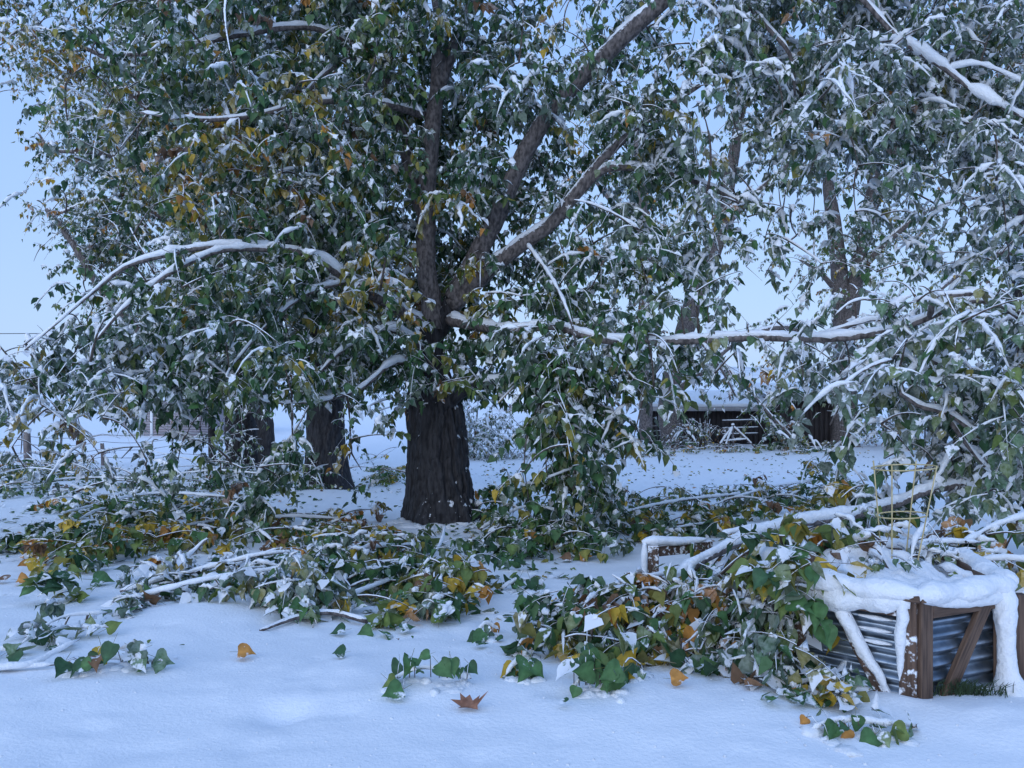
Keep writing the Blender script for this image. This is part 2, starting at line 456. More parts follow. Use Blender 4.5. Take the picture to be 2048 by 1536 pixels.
def pick(n, probs):
    p = np.asarray(probs, float); return rng.choice(len(p), n, p=p/p.sum())
#          dgreen mgreen olive olyel yellow orange brown pale
C_GREEN = (40, 34, 12, 3, .6, .2, .3, 10)
C_MIX = (26, 30, 20, 10, 2.5, 1.0, 1.5, 10)
C_OLIVE = (10, 22, 30, 20, 7, 3, 3, 6)
C_YELLOW = (5, 12, 22, 26, 20, 9, 4, 2)
C_ORANGE = (12, 18, 14, 10, 16, 24, 6, 2)
C_FAR = (26, 30, 18, 6, 1.5, .8, 3, 20)
C_BROWN = (10, 14, 16, 10, 3, 4, 26, 12)
C_AUTUMN = (3, 8, 20, 36, 24, 4, 3, 2)

# ------------------------------------------------------------------ trees
OPA = np.array([0, .10, .20, .32, .43, .54, .65, .76, .87, .96])
class Tree:
    def __init__(s, name, label, cat, base, group=None):
        s.root = empty(name, base, label, cat, group)
        s.nodes = []; s.twig = MB(); s.snow = MB(); s.lv = Leaves()
    def limb(s, pts, name='limb', mat=None, snow=1.0, sides=10, step=.08, pix=True, gap=.25, rough=.025, thick=1.0):
        """pts rows (px, py, depth, radius) -> one limb mesh, recorded in the skeleton"""
        q = [(*W(a, b, c), r) for a, b, c, r in pts] if pix else pts
        path = smooth_path(q, step)
        w = fbm(path[:, 0]*3, path[:, 1]*3, path[:, 2]*3, 2) - .5
        path[:, :3] += (w * path[:, 3])[:, None] * .5
        path[:, 3] *= 1 + rough*2*(vnoise(path[:, 2]*9, path[:, 0]*9, 1) - .5)
        mb = MB(); V, fs = tubes(path[None, :, :3], path[None, :, 3], sides); mb.add(V, fs)
        o = mb.build(name, mat or M_LIMB, s.root)
        if snow > 0: snow_on(path, s.snow, snow, gap=gap, thick=thick)
        s.nodes.append(path[:, :3][::2])
        return path
    def trunk(s, pts, name='trunk', sides=72, step=.03, amp=.035, mat=None, freq=9, snow=0):
        q = [(*W(a, b, c), r) for a, b, c, r in pts]
        path = smooth_path(q, step)
        th = np.arange(sides)*2*np.pi/sides
        P = path[:, None, :3]; R = path[:, 3][:, None]
        dx, dy = np.cos(th)[None], np.sin(th)[None]
        X = P[..., 0] + R*dx; Y = P[..., 1] + R*dy; Z = P[..., 2] + 0*X
        wx = (vnoise(X*3, Y*3, Z*1.5) - .5)*.25
        f1 = vnoise((dx*R+wx)*freq*1.5, (dy*R+wx)*freq*1.5, Z*2.2)
        f2 = vnoise((dx*R+wx)*freq*3.6+9, (dy*R)*freq*3.6, Z*6.5)
        h = np.clip(np.abs(2*f1-1)/.42, 0, 1)**.8*.75 + np.clip(np.abs(2*f2-1)/.5, 0, 1)*.25 + .25*(vnoise(X*30, Y*30, Z*14) - .5)
        root = np.exp(-np.clip(Z - path[:, 2].min(), 0, 9)/.28) * (np.abs(np.sin(th*2.5+.6))**1.5)[None] * .24
        rr = R*(1 + 0*h) + amp*(h - .6)*np.clip(R/.3, .3, 1) + root*np.clip(R/.3, 0, 1.2)
        X = P[..., 0] + rr*dx; Y = P[..., 1] + rr*dy
        n, k = X.shape
        idx = np.arange(n*k).reshape(n, k); a, b = idx[:-1], idx[1:]
        Q = np.stack([a, np.roll(a, -1, 1), np.roll(b, -1, 1), b], -1).reshape(-1, 4)
        mb = MB(); mb.add(np.stack([X, Y, Z], -1).reshape(-1, 3), [Q]); mb.build(name, mat or M_BARK, s.root)
        s.nodes.append(path[:, :3][::6])
        return path
    def clumps_from_mask(s, rows, depth, size=.12, scale=1.0, cell=64, keep=None, per=2):
        out = []
        # the crowns go on past the picture's edges
        rows = [r_[0]*2 + r_ + (r_[-1]*3 if len(r_) > 30 else '') for r_ in rows]
        rows = [rows[0]]*2 + list(rows)
        for r, row in enumerate(rows, -2):
            for c, ch in enumerate(row, -2):
                o = OPA[int(ch)]
                if o == 0 or (keep and not keep(c, r)): continue
                for k in range(per):
                    px = (c + rng.random())*cell; py = (r + rng.random())*cell
                    d = depth(px, py)
                    a = (size*F/d)**2 * 1.1 * .36
                    n = -math.log(1-o) * cell*cell / a * scale / per
                    p = W(px, py, d)
                    if p.z < float(zg(p.x, p.y)) + .12: continue
                    out.append((p.x, p.y, p.z, n, px, py, d))
        return out
    def fill(s, clumps, size, snow_fn, col_fn, spread=None, tw=(.3, .65), per_twig=9, th=(20, 88), twigs=True, sub=True, clod=.15, maxd=4.0, droop=(.3, 1.0), sub_snow=.16):
        if not clumps: return
        cl = np.array(clumps)
        # every clump is carried by a side branch from the nearest wood
        if sub and s.nodes:
            sk = np.concatenate(s.nodes)
            D = np.array([np.min(np.linalg.norm(sk - c[:3], axis=1)) for c in cl])
            order = np.argsort(D)
            paths = []
            for i in order:
                c = cl[i, :3]
                dd = np.linalg.norm(sk - c, axis=1) + np.clip(c[2] - sk[:, 2], -.5, 0)*-.0
                j = int(np.argmin(dd)); q = sk[j]; L = dd[j]
                if L > maxd: continue
                t = np.linspace(0, 1, 7)[:, None]
                mid = (q+c)/2 + np.array([rng.normal(0, .1*L), rng.normal(0, .1*L), .16*L + rng.normal(0, .08*L)])
                pts = q*(1-t)**2 + 2*mid*t*(1-t) + c*t*t
                r = np.linspace(.008 + .010*L, .005, 7)
                paths.append(np.hstack([pts, r[:, None]]))
                sk = np.vstack([sk, pts[2:]])
            pa = np.array(paths)
            if len(pa):
                V, fs = tubes(pa[:, :, :3], pa[:, :, 3], 5); s.twig.add(V, fs)
                for p in pa:
                    if rng.random() < sub_snow: snow_on(smooth_path(p, .1), s.snow, 1.0, sides=6, gap=.3, thick=1.15)
        nt_ = np.maximum(1, np.round(cl[:, 3]/per_twig)).astype(int)
        rep = np.repeat(np.arange(len(cl)), nt_)
        n = len(rep); c = cl[rep]
        sp = (spread if spread is not None else .36*64*c[:, 6]/F)
        sp = np.broadcast_to(sp, (n,))[:, None]
        scl = np.clip(c[:, 6:7]/14.0, .8, 1.25)
        st = c[:, :3] + rng.normal(0, 1, (n, 3))*sp*np.array([.8, .9, .6])
        a = rng.random(n)*2*np.pi
        dr = unit(np.stack([np.cos(a), np.sin(a), rng.uniform(-.4, .45, n)], 1))
        ln = rng.uniform(tw[0], tw[1], n)[:, None]*scl
        dp = rng.uniform(droop[0], droop[1], n)[:, None]
        tt = np.linspace(0, 1, 5)
        PT = st[:, None] + dr[:, None]*(ln[:, None]*tt[None, :, None]) + np.array([0, 0, -1.])*(dp*ln)[:, None]*(tt**2)[None, :, None]
        sn_p = np.clip(np.array([snow_fn(x, y) for x, y in cl[:, 4:6]])[rep], 0, 1)
        if twigs:
            RT = np.broadcast_to(np.linspace(.0055, .003, 5), (n, 5))*scl
            V, fs = tubes(PT, RT, 3, cap=False); s.twig.add(V, fs)
            k = rng.random(n) < sn_p*.8
            if k.any():
                Rk = RT[k]*rng.uniform(.6, 3.6, (int(k.sum()), 5)); Rk[:, 0] = .001; Rk[:, -1] = .001
                V, fs = tubes(PT[k] + np.array([0, 0, .006]), Rk, 5, cap=False); s.snow.add(V, fs)
        m = rng.poisson(per_twig, n).clip(2, 40)
        lr = np.repeat(np.arange(n), m); N_ = len(lr)
        t = rng.uniform(.1, 1.05, N_)[:, None]
        base = st[lr] + dr[lr]*ln[lr]*t + np.array([0, 0, -1.])*(dp*ln)[lr]*t*t
        L, Nn = leaf_dirs(N_, th[0], th[1])
        base = base + np.stack([L[:, 0], L[:, 1], L[:, 2]*.3], 1)*rng.uniform(.02, .07, N_)[:, None]*scl[lr]
        w = size*rng.uniform(.68, 1.15, N_); l = w*rng.uniform(1.0, 1.25, N_)
        # colours come in patches: one tint per twig with a few strays
        cp = [col_fn(x, y) for x, y in cl[:, 4:6]]
        tw_c = np.array([rng.choice(8, p=np.asarray(cp[i], float)/np.sum(cp[i])) for i in rep])
        ci = tw_c[lr]
        stray = rng.random(N_) < .4
        nei = np.clip(ci + rng.choice([-1, 0, 1], N_), 0, 5)
        ci = np.where(stray & (ci < 6), nei, ci)
        sn = (rng.random(N_) < sn_p[lr]).astype(float)*rng.uniform(.5, 1, N_)
        s.lv.add(base, L, Nn, w, l, ci, sn)
        # heavy sprays: fingers of snow run down every twig of a laden bunch
        hc = rng.random(len(cl)) < np.array([snow_fn(x, y) for x, y in cl[:, 4:6]])*clod
        k = np.nonzero(hc[rep] & (rng.random(n) < .75))[0]
        if len(k):
            m_ = len(k); tq = np.linspace(0, 1, 9)
            PF = st[k][:, None] + dr[k][:, None]*(ln[k][:, None]*tq[None, :, None]) + np.array([0, 0, -1.])*((dp*ln)[k])[:, None]*(tq**2)[None, :, None]
            PF = PF + np.array([0, 0, .012]) + rng.normal(0, .006, PF.shape)
            prof_ = np.array([.15, .75, 1.0, .9, .85, .7, .55, .38, .08])
            RF = prof_[None]*rng.uniform(.55, 1.45, (m_, 9))*rng.uniform(.014, .036, (m_, 1))*np.clip(c[k, 6:7]/10, .55, 1.7)*np.where(c[k, 4:5] > 1380, 1.35, 1.0)
            V, fs = tubes(PF, RF, 7); V = V + rng.normal(0, .0035, V.shape); s.snow.add(V, fs)
    def done(s, n_single=300, far=False, blob=.68, ground=True):
        s.twig.build('twigs', M_TWIG, s.root, kind='stuff')
        build_leaves(s.lv, s.root, n_single, far, 'crown', blob, s.snow, ground)
        s.snow.build('snow_cover', M_SNOW, s.root, kind='stuff')
        return s.root

# ================================================================== THE GROUND AND THE FAR SETTING
for px, py, r, h in [(520, 1215, .55, .06), (330, 1240, .5, .05), (1380, 1360, .4, .03), (1560, 1395, .3, .03), (2010, 1440, .25, .05), (1790, 1405, .16, .04),
                     (885, 1050, .9, .07), (650, 990, 1.2, .10), (240, 1330, .35, .03), (860, 1370, .3, .03), (1190, 1400, .35, .03),
                     (560, 1420, .10, -.035), (590, 1408, .08, -.03), (535, 1412, .07, -.03), (820, 1400, .12, -.02), (690, 1330, .2, .02), (1450, 1470, .5, .03), (300, 1450, .6, -.03)]:
    d = DG(py); MOUNDS.append(((px-1024)*d/F, d, r, h))
def axis(a, b, lo, hi, step_near, ratio):
    v = list(np.arange(lo, hi + 1e-6, step_near))
    s, x = step_near, hi
    while x < b: s *= ratio; x += s; v.append(x)
    s, x = step_near, lo
    while x > a: s *= ratio; x -= s; v.insert(0, x)
    return np.array(v)
xs = axis(-900, 900, -6, 6, .045, 1.06); ys = axis(-60, 900, 2.4, 13, .045, 1.035)
GX, GY = np.meshgrid(xs, ys); GZ = zg(GX, GY)
idx = np.arange(GX.size).reshape(GX.shape)
g = MB(); g.add(np.stack([GX, GY, GZ], -1).reshape(-1, 3), [np.stack([idx[:-1, :-1], idx[:-1, 1:], idx[1:, 1:], idx[1:, :-1]], -1).reshape(-1, 4)])
tag(g.build('snowy_ground', M_SNOW_GROUND), kind='structure')

# low snowy ridge along the horizon
M_RIDGE = simple('snowy_ridge', (.55, .58, .62), (.85, .87, .90), .05, bs=.2, bd=.5)
hx = np.linspace(-620, 620, 160); hy = np.linspace(420, 620, 14)
HX, HY = np.meshgrid(hx, hy)
prof = np.sin(np.linspace(0, math.pi, 14))[:, None]
HH = -3.2 + prof*(4.6 + 4.0*fbm(HX*.008+4, HY*.004, 0, 3) + 2.5*np.clip(-HX/300, 0, 1))
idx = np.arange(HX.size).reshape(HX.shape)
g = MB(); g.add(np.stack([HX, HY, HH], -1).reshape(-1, 3), [np.stack([idx[:-1, :-1], idx[:-1, 1:], idx[1:, 1:], idx[1:, :-1]], -1).reshape(-1, 4)])
tag(g.build('hills', M_RIDGE), kind='structure')

def box(mb, c, ax, ay, az, sx, sy, sz):
    """box centred at c with unit axes ax ay az and full sizes"""
    c, ax, ay, az = (np.asarray(v, float) for v in (c, ax, ay, az))
    V = [c + ax*sx*i/2 + ay*sy*j/2 + az*sz*k/2 for k in (-1, 1) for j in (-1, 1) for i in (-1, 1)]
    mb.add(V, [[[0, 2, 3, 1], [4, 5, 7, 6], [0, 1, 5, 4], [2, 6, 7, 3], [0, 4, 6, 2], [1, 3, 7, 5]]])
EX, EY, EZ = (1, 0, 0), (0, 1, 0), (0, 0, 1)
def part_box(name, parent, mat, c, size, ax=EX, ay=EY, az=EZ):
    mb = MB(); box(mb, c, ax, ay, az, *size); return mb.build(name, mat, parent, smooth=False)
def beam(name, parent, mat, p0, p1, w, t, side, bevel=.004):
    """a sawn board from p0 to p1, w wide along `side`, t thick, with softened edges"""
    p0, p1 = Vector(p0), Vector(p1); z = (p1-p0).normalized(); x = (Vector(side) - z*Vector(side).dot(z)).normalized(); y = z.cross(x)
    bm = bmesh.new(); bmesh.ops.create_cube(bm, size=1)
    bmesh.ops.scale(bm, vec=(w, t, (p1-p0).length), verts=bm.verts)
    bmesh.ops.bevel(bm, geom=list(bm.edges), offset=bevel, segments=1, affect='EDGES')
    me = bpy.data.meshes.new(name); bm.to_mesh(me); bm.free(); me.materials.append(mat)
    o = bpy.data.objects.new(name, me); link(o, parent)
    c = (p0+p1)/2 - (parent.location if parent else Vector())
    o.matrix_local = Matrix(((x.x, y.x, z.x, c.x), (x.y, y.y, z.y, c.y), (x.z, y.z, z.z, c.z), (0, 0, 0, 1)))
    return o
def lumpy_snow(path, mb, squash=.8, sides=16, amp=.25, freq=14):
    """thick smooth snow lying along a rail; rows (x,y,z,r)"""
    p = smooth_path(path, .02)
    V, fs = tubes(p[None, :, :3], p[None, :, 3], sides)
    n = len(p); c = np.repeat(p[:, :3], sides, 0); d = V - c
    nz = fbm(V[:, 0]*freq, V[:, 1]*freq, V[:, 2]*freq, 2) - .5
    ends = np.minimum(np.arange(n), n-1-np.arange(n))
    e = np.repeat(np.sqrt(np.clip((ends+1)/5.0, .05, 1)), sides)
    d = d * (1 + amp*2*nz)[:, None] * e[:, None]; d[:, 2] *= squash
    mb.add(c + d, fs)

M_SIDING = simple('lilac_grey_siding', (.30, .27, .30), (.36, .33, .36), 3, bs=.1)
M_TRIM = simple('white_trim', (.74, .75, .78), (.82, .83, .85), 3, bs=.1)
M_PANE = simple('window_glass', (.05, .07, .09), (.08, .10, .12), 2, rough=.15, bs=.02)
M_SHEDW = simple('dark_stained_boards', (.014, .012, .013), (.036, .028, .029), 6, stretch=(3, 3, .4))
M_FASCIA = simple('grey_fascia', (.36, .35, .36), (.46, .45, .46), 5, bs=.1)
M_POSTW = snowy_mat('weathered_post', (.11, .09, .085), (.24, .20, .19), 12, (1, 1, .2), thr=.75)
M_WIRE = simple('fence_wire', (.10, .10, .11), (.20, .20, .21), 20, rough=.5, metal=.6)
M_DARKMETAL = simple('dark_metal', (.02, .02, .022), (.05, .05, .05), 20, rough=.6)

# ---- far house with a gridded window, seen below the boughs
hd = 78.0
def HW(px, py): return W(px, py, hd)
hb = HW(1110, 850); hb.z = float(zg(hb.x, hb.y))
house = empty('house', hb, 'distant lilac grey house with gridded window and snowy roof', 'house')
x0, x1 = HW(1018, 0).x, HW(1210, 0).x; zt, zb = HW(0, 803).z, hb.z - .3
part_box('wall', house, M_SIDING, ((x0+x1)/2, hd+3, (zt+zb)/2), (x1-x0, 6, zt-zb))
for k in range(9):
    z = zb + .5 + k*(zt-zb-.6)/9
    part_box('clapboard', house, M_SIDING, ((x0+x1)/2, hd-.03, z), (x1-x0+.02, .05, .10))
def window_at(parent, cx, cz, w, h, y, nx, nz):
    # the window is built round its own centre so its frame can be its child
    mb = MB(); box(mb, (0, 0, 0), EX, EY, EZ, w, .06, h)
    fr = mb.build('window', M_PANE, None, smooth=False); fr.parent = parent; fr.location = Vector((cx, y, cz)) - parent.location
    def sub(name, c, s):
        m = MB(); box(m, c, EX, EY, EZ, *s); o = m.build(name, M_TRIM, None, smooth=False); o.parent = fr
    for sgn in (-1, 1):
        sub('frame', (sgn*(w/2+.06), -.02, 0), (.12, .1, h+.24)); sub('frame', (0, -.021, sgn*(h/2+.06)), (w-.002, .1, .12))
    for i in range(1, nx): sub('muntin', (-w/2+w*i/nx, -.05, 0), (.035, .03, h))
    for i in range(1, nz): sub('muntin', (0, -.053, -h/2+h*i/nz), (w, .03, .035))
window_at(house, HW(1043, 0).x, HW(0, 814).z, .72, .82, hd-.06, 4, 4)
window_at(house, HW(1027, 0).x, HW(0, 812).z, .14, .62, hd-.06, 1, 3)
window_at(house, HW(1150, 0).x, HW(0, 814).z, .9, .82, hd-.06, 4, 4)
rf = MB(); xa, xb = x0-.9, x1+.9; zr = HW(0, 765).z; y0, y1 = hd-.6, hd+6.6; ym = hd+3
rf.add([(xa, y0, zt), (xb, y0, zt), (xb, ym, zr), (xa, ym, zr), (xa, y1, zt), (xb, y1, zt), (xa, y0, zt-.25), (xb, y0, zt-.25), (xa, y1, zt-.25), (xb, y1, zt-.25)],
       [[[0, 1, 2, 3], [3, 2, 5, 4], [6, 7, 1, 0], [8, 9, 7, 6], [4, 5, 9, 8]], [[0, 3, 4], [1, 5, 2]]])
rf.build('roof', M_SNOW, house, smooth=False)
part_box('chimney', house, M_DARKMETAL, (HW(1014, 0).x-.2, hd+1.2, HW(0, 782).z), (.4, .4, 1.6))

# ---- pale building glimpsed at the left
bd = 44.0
def BW(px, py): return W(px, py, bd)
bb = BW(340, 0); bb.z = float(zg(bb.x, bb.y))
bldg = empty('outbuilding', bb, 'pale siding outbuilding with white corner trim behind left fence', 'building')
xa, xb = BW(288, 0).x, BW(430, 0).x; zt, zb = BW(0, 800).z, bb.z-.3
part_box('wall', bldg, M_SIDING, ((xa+xb)/2, bd+2.5, (zt+zb)/2), (xb-xa, 5, zt-zb))
for k in range(14): part_box('clapboard', bldg, M_SIDING, ((xa+xb)/2, bd-.02, zb+.3+k*(zt-zb-.3)/14), (xb-xa-.01, .045, .09))
for xx in (BW(304, 0).x, xb): part_box('corner_trim', bldg, M_TRIM, (xx, bd-.04, (zt+zb)/2), (.13, .09, zt-zb))
part_box('lean_to', bldg, M_SIDING, (BW(262, 0).x, bd+2, BW(0, 838).z), (1.4, 3, .9))
rf = MB(); rf.add([(xa-.6, bd-.6, zt), (xb+.6, bd-.6, zt), (xb+.6, bd+2.5, zt+1.3), (xa-.6, bd+2.5, zt+1.3), (xa-.6, bd+5.6, zt), (xb+.6, bd+5.6, zt)], [[[0, 1, 2, 3], [3, 2, 5, 4]], [[0, 3, 4], [1, 5, 2]]])
rf.build('roof', M_SNOW, bldg, smooth=False)

# ---- dark shed at the back right, two roof levels
sd = 38.0
def SW(px, py, d=sd): return W(px, py, d)
sb = SW(1530, 0); sb.z = float(zg(sb.x, sb.y))
shed = empty('shed', sb, 'dark board shed with two snowy roof levels behind sprinkler tripod', 'shed')
def shed_block(pa, pb, eave, depth_, y, rise):
    xa, xb = W(pa, 0, y).x, W(pb, 0, y).x; zt = W(0, eave, y).z; zb = sb.z-.4
    part_box('wall', shed, M_SHEDW, ((xa+xb)/2, y+depth_/2, (zt+zb)/2), (xb-xa, depth_, zt-zb))
    n = int((xb-xa)/.22)
    bw = (xb-xa)/n
    for k in range(n):
        part_box('board', shed, M_SHEDW, (xa+(k+.5)*bw, y-.02-.008*(k % 2), (zt+zb)/2-.05), (bw-.02, .03, zt-zb-.1))
    part_box('fascia', shed, M_FASCIA, ((xa+xb)/2, y-.42, zt+.02), (xb-xa+.7, .05, .24))
    part_box('fascia', shed, M_FASCIA, (xb+.372, y+depth_/2-.1, zt+.02), (.05, depth_+.6, .24))
    m = MB(); nx, ny = 30, 16
    X, Y = np.meshgrid(np.linspace(xa-.38, xb+.42, nx), np.linspace(y-.48, y+depth_+.3, ny))
    Z = zt + .16 + rise*np.clip((Y-(y-.48))/(depth_+.6), 0, 1) + .10*fbm(X*1.5, Y*1.5, 0, 3)
    Z2 = np.full_like(Z, zt+.10); Z2 = Z2 + rise*np.clip((Y-(y-.48))/(depth_+.6), 0, 1)
    i = np.arange(nx*ny).reshape(ny, nx)
    top = np.stack([i[:-1, :-1], i[:-1, 1:], i[1:, 1:], i[1:, :-1]], -1).reshape(-1, 4); bot = top[:, ::-1] + nx*ny
    rim = np.concatenate([i[0], i[1:, -1], i[-1, -2::-1], i[-2:0:-1, 0]])
    r2 = np.roll(rim, -1)
    m.add(np.concatenate([np.stack([X, Y, Z], -1).reshape(-1, 3), np.stack([X, Y, Z2], -1).reshape(-1, 3)]), [top, bot, np.stack([rim+nx*ny, r2+nx*ny, r2, rim], -1)])
    m.build('roof', M_SNOW, shed)
shed_block(1300, 1545, 817, 3.2, 38.2, .55)
shed_block(1560, 1668, 797, 4.2, 37.2, .45)
# ---- rail fence pieces before the shed
rl = SW(1480, 885, 36.6); rl.z = float(zg(rl.x, rl.y))
rail_fence = empty('rail_fence', rl, 'short rail fence with snow lines in front of dark shed', 'fence')
for px in (1448, 1512):
    p = W(px, 0, 36.6); beam('post', rail_fence, M_SHEDW, (p.x, 36.6, rl.z-.2), (p.x, 36.6, W(0, 838, 36.6).z), .10, .10, EX)
sm = MB()
for py in (843, 858, 870):
    a, b = W(1444, py, 36.55), W(1516, py-2, 36.55)
    beam('rail', rail_fence, M_SHEDW, (a.x, 36.53, a.z), (b.x, 36.53, b.z), .10, .035, EZ)
    lumpy_snow([(a.x, 36.53, a.z+.06, .028), ((a.x+b.x)/2, 36.53, (a.z+b.z)/2+.06, .035), (b.x, 36.53, b.z+.06, .028)], sm, sides=6)
sm.build('snow_cap', M_SNOW, rail_fence)

# ---- wire fence across the back of the yard
def wire_fence(name, label, pts, posts, heights, mesh=False):
    """pts: list of (px, d) line; posts: list of (px, d, kind)"""
    o = pts[0]; p = W(o[0], 0, o[1])
    root = empty(name, (p.x, p.y, float(zg(p.x, p.y))), label, 'fence')
    caps = MB()
    for px, d, kind in posts:
        q = W(px, 0, d); gz = float(zg(q.x, d))
        if kind == 'wood':
            h = 1.22; mb = MB(); V, fs = tubes(np.array([[(q.x, d, gz-.3), (q.x+.01, d, gz+.4), (q.x-.015, d, gz+.9), (q.x-.02, d, gz+h)]]), np.array([[.12, .115, .108, .10]]), 12); mb.add(V, fs)
            mb.build('post', M_POSTW, root)
            blobs(caps, np.array([[q.x-.02, d, gz+h+.03]]), np.array([[.12, .12, .12]]), True)
        elif kind == 'stub':
            h = .75; mb = MB(); V, fs = tubes(np.array([[(q.x, d, gz-.3), (q.x-.01, d, gz+.3), (q.x-.05, d, gz+h)]]), np.array([[.08, .07, .06]]), 10); mb.add(V, fs); mb.build('post', M_POSTW, root)
        elif kind == 'white':
            beam('post', root, M_TRIM, (q.x, d, gz-.2), (q.x, d, gz+1.15), .11, .11, EX)
        else:
            beam('post', root, M_DARKMETAL, (q.x, d, gz-.2), (q.x, d, gz+1.25), .05, .05, EX)
    for h in heights:
        mb = MB(); ws = MB()
        P = []
        for i in range(len(pts)-1):
            (a, da), (b, db) = pts[i], pts[i+1]
            A, B = W(a, 0, da), W(b, 0, db)
            for t in np.linspace(0, 1, 9)[(1 if i else 0):]:
                x, y = A.x+(B.x-A.x)*t, da+(db-da)*t
                P.append((x, y, float(np.interp(y, PD, PZ)) + h - .10*4*t*(1-t)*(1 if not mesh else .2)))
        P = np.array(P)[None]
        V, fs = tubes(P, np.full(P.shape[:2], .008), 5); mb.add(V, fs); mb.build('wire', M_WIRE, root)
        V, fs = tubes(P + np.array([0, 0, .008]), .007*(.4+1.2*vnoise(P[..., 0]*7, h*9, 0)), 4); caps.add(V, fs)
    if mesh:
        mb = MB()
        for i in range(len(pts)-1):
            (a, da), (b, db) = pts[i], pts[i+1]; A, B = W(a, 0, da), W(b, 0, db); L = abs(B.x-A.x); n = max(2, int(L/.3))
            for t in np.linspace(0, 1, n):
                x, y = A.x+(B.x-A.x)*t, da+(db-da)*t; z = float(np.interp(y, PD, PZ))
                V, fs = tubes(np.array([[(x, y, z+heights[0]), (x, y, z+heights[-1])]]), np.array([[.006, .006]]), 4); mb.add(V, fs)
        mb.build('stay_wires', M_WIRE, root, kind='stuff')
    caps.build('snow_cap', M_SNOW, root, kind='stuff')
wire_fence('wire_fence', 'sagging wire fence with snow capped wooden post at left', [(-120, 25.5), (55, 25.5), (205, 27), (345, 29), (480, 30)], [(-120, 25.5, 'wood'), (55, 25.5, 'wood'), (207, 27, 'stub'), (345, 29, 'metal')], (.28, .55, .80, 1.05))
wire_fence('wire_fence', 'woven wire mesh fence behind the hanging branch', [(930, 33), (983, 33), (1100, 34), (1232, 35), (1330, 36)], [(983, 33, 'metal'), (1120, 34, 'metal'), (1232, 35, 'white')], (.12, .34, .56, .78, 1.0), True)
wire_fence('wire_fence', 'thin wire fence crossing the snow at far right', [(1680, 34), (1790, 34), (1920, 34), (2100, 34)], [(1772, 34, 'metal'), (1850, 34, 'metal'), (1960, 34, 'metal')], (.3, .6, .85, 1.1))

# ---- overhead line
pw = W(-700, 660, 60)
line = empty('power_line', pw, 'thin overhead power line crossing the open sky at left', 'power line')
mb = MB(); P = np.array([[tuple(W(px, 667 + .000012*(px-120)**2*2, 60)) for px in np.linspace(-900, 700, 40)]])
V, fs = tubes(P, np.full(P.shape[:2], .028), 5); mb.add(V, fs); mb.build('cable', M_DARKMETAL, line)
a, b = W(79, 667, 60), W(79, 677, 60)
mb = MB(); V, fs = tubes(np.array([[tuple(a), tuple((a+b)/2), tuple(b)]]), np.array([[.05, .09, .07]]), 8); mb.add(V, fs); mb.build('clamp', M_DARKMETAL, line)

# ---- sprinkler tripod on the snow
tp = GP(1466, 900)
tri = empty('sprinkler_tripod', tp, 'snow crusted metal sprinkler tripod standing on open snow before shed', 'sprinkler')
dT = tp.y; top = Vector((tp.x, dT, W(0, 853, dT).z)); caps = MB()
legs = [W(1432, 912, dT-.3), W(1447, 916, dT-.6), W(1515, 909, dT+.2), W(1466, 905, dT+.3)]
for L_ in legs:
    L_.z = float(zg(L_.x, L_.y))
    mb = MB(); V, fs = tubes(np.array([[tuple(top), tuple((top+L_)/2), tuple(L_)]]), np.array([[.03, .03, .03]]), 8); mb.add(V, fs); mb.build('leg', M_POSTW, tri)
    mid = (top*.25+L_*.75); snow_on(smooth_path([(*top, .035), (*((top+L_)/2), .035), (*mid, .03)], .05), caps, 1.5, gap=0, maxslope=1.2)
m1, m2 = top.lerp(legs[0], .62), top.lerp(legs[2], .55)
mb = MB(); V, fs = tubes(np.array([[tuple(m1), tuple((m1+m2)/2), tuple(m2)]]), np.array([[.022, .022, .022]]), 6); mb.add(V, fs); mb.build('crossbar', M_POSTW, tri)
snow_on(smooth_path([(*m1, .03), (*((m1+m2)/2), .03), (*m2, .03)], .05), caps, 1.4, gap=0)
mb = MB(); V, fs = tubes(np.array([[tuple(top-Vector((0, 0, .05))), tuple(top+Vector((0, 0, .06))), tuple(top+Vector((.05, 0, .10)))]]), np.array([[.04, .05, .03]]), 8); mb.add(V, fs); mb.build('sprinkler_head', M_DARKMETAL, tri)
blobs(caps, np.array([[top.x, top.y, top.z+.09]]), np.array([[.07, .07, .06]]), True)
caps.build('snow_cap', M_SNOW, tri)

# ================================================================== TREES
M1 = ["00258999999999987446537888888777",
      "00368999999999997578647899999987",
      "00358999999999997788854899999997",
      "00247999999999998868961389999998",
      "00136899999999998767962368998688",
      "00025799999999998866975344565148",
      "00014689999999996677776421352137",
      "00014678999999988777776411332246",
      "00125789999999988888774101122246",
      "00246789999999989998752000112567",
      "25788999999999999999865333566899",
      "68999999999998889998433345788999",
      "57777776655552113996100001565899",
      "23321110000010001597000000553699",
      "11111111111100002890000000344599",
      "00000000000000003770000000132588"]
M2 = ["74588888888840", "57888888888840", "37899999999950", "05899999999950", "04899999999950", "04799999999960", "03699999999960", "01499999999960",
      "01379999999960", "00168999999970", "01478999999960", "02568888999960", "01233333222210", "00111111000000", "00000000000000"]
M4 = ["234223444455678", "234334555566788", "344424566666777", "445521676777767", "455533777777778", "556664544678425", "667775323574224", "677775335465567",
      "566641122665567", "445520012556789", "445432234677889", "444333344588888", "211111111446666", "000000000122344"]
M4 = ["0"*17 + r for r in M4]

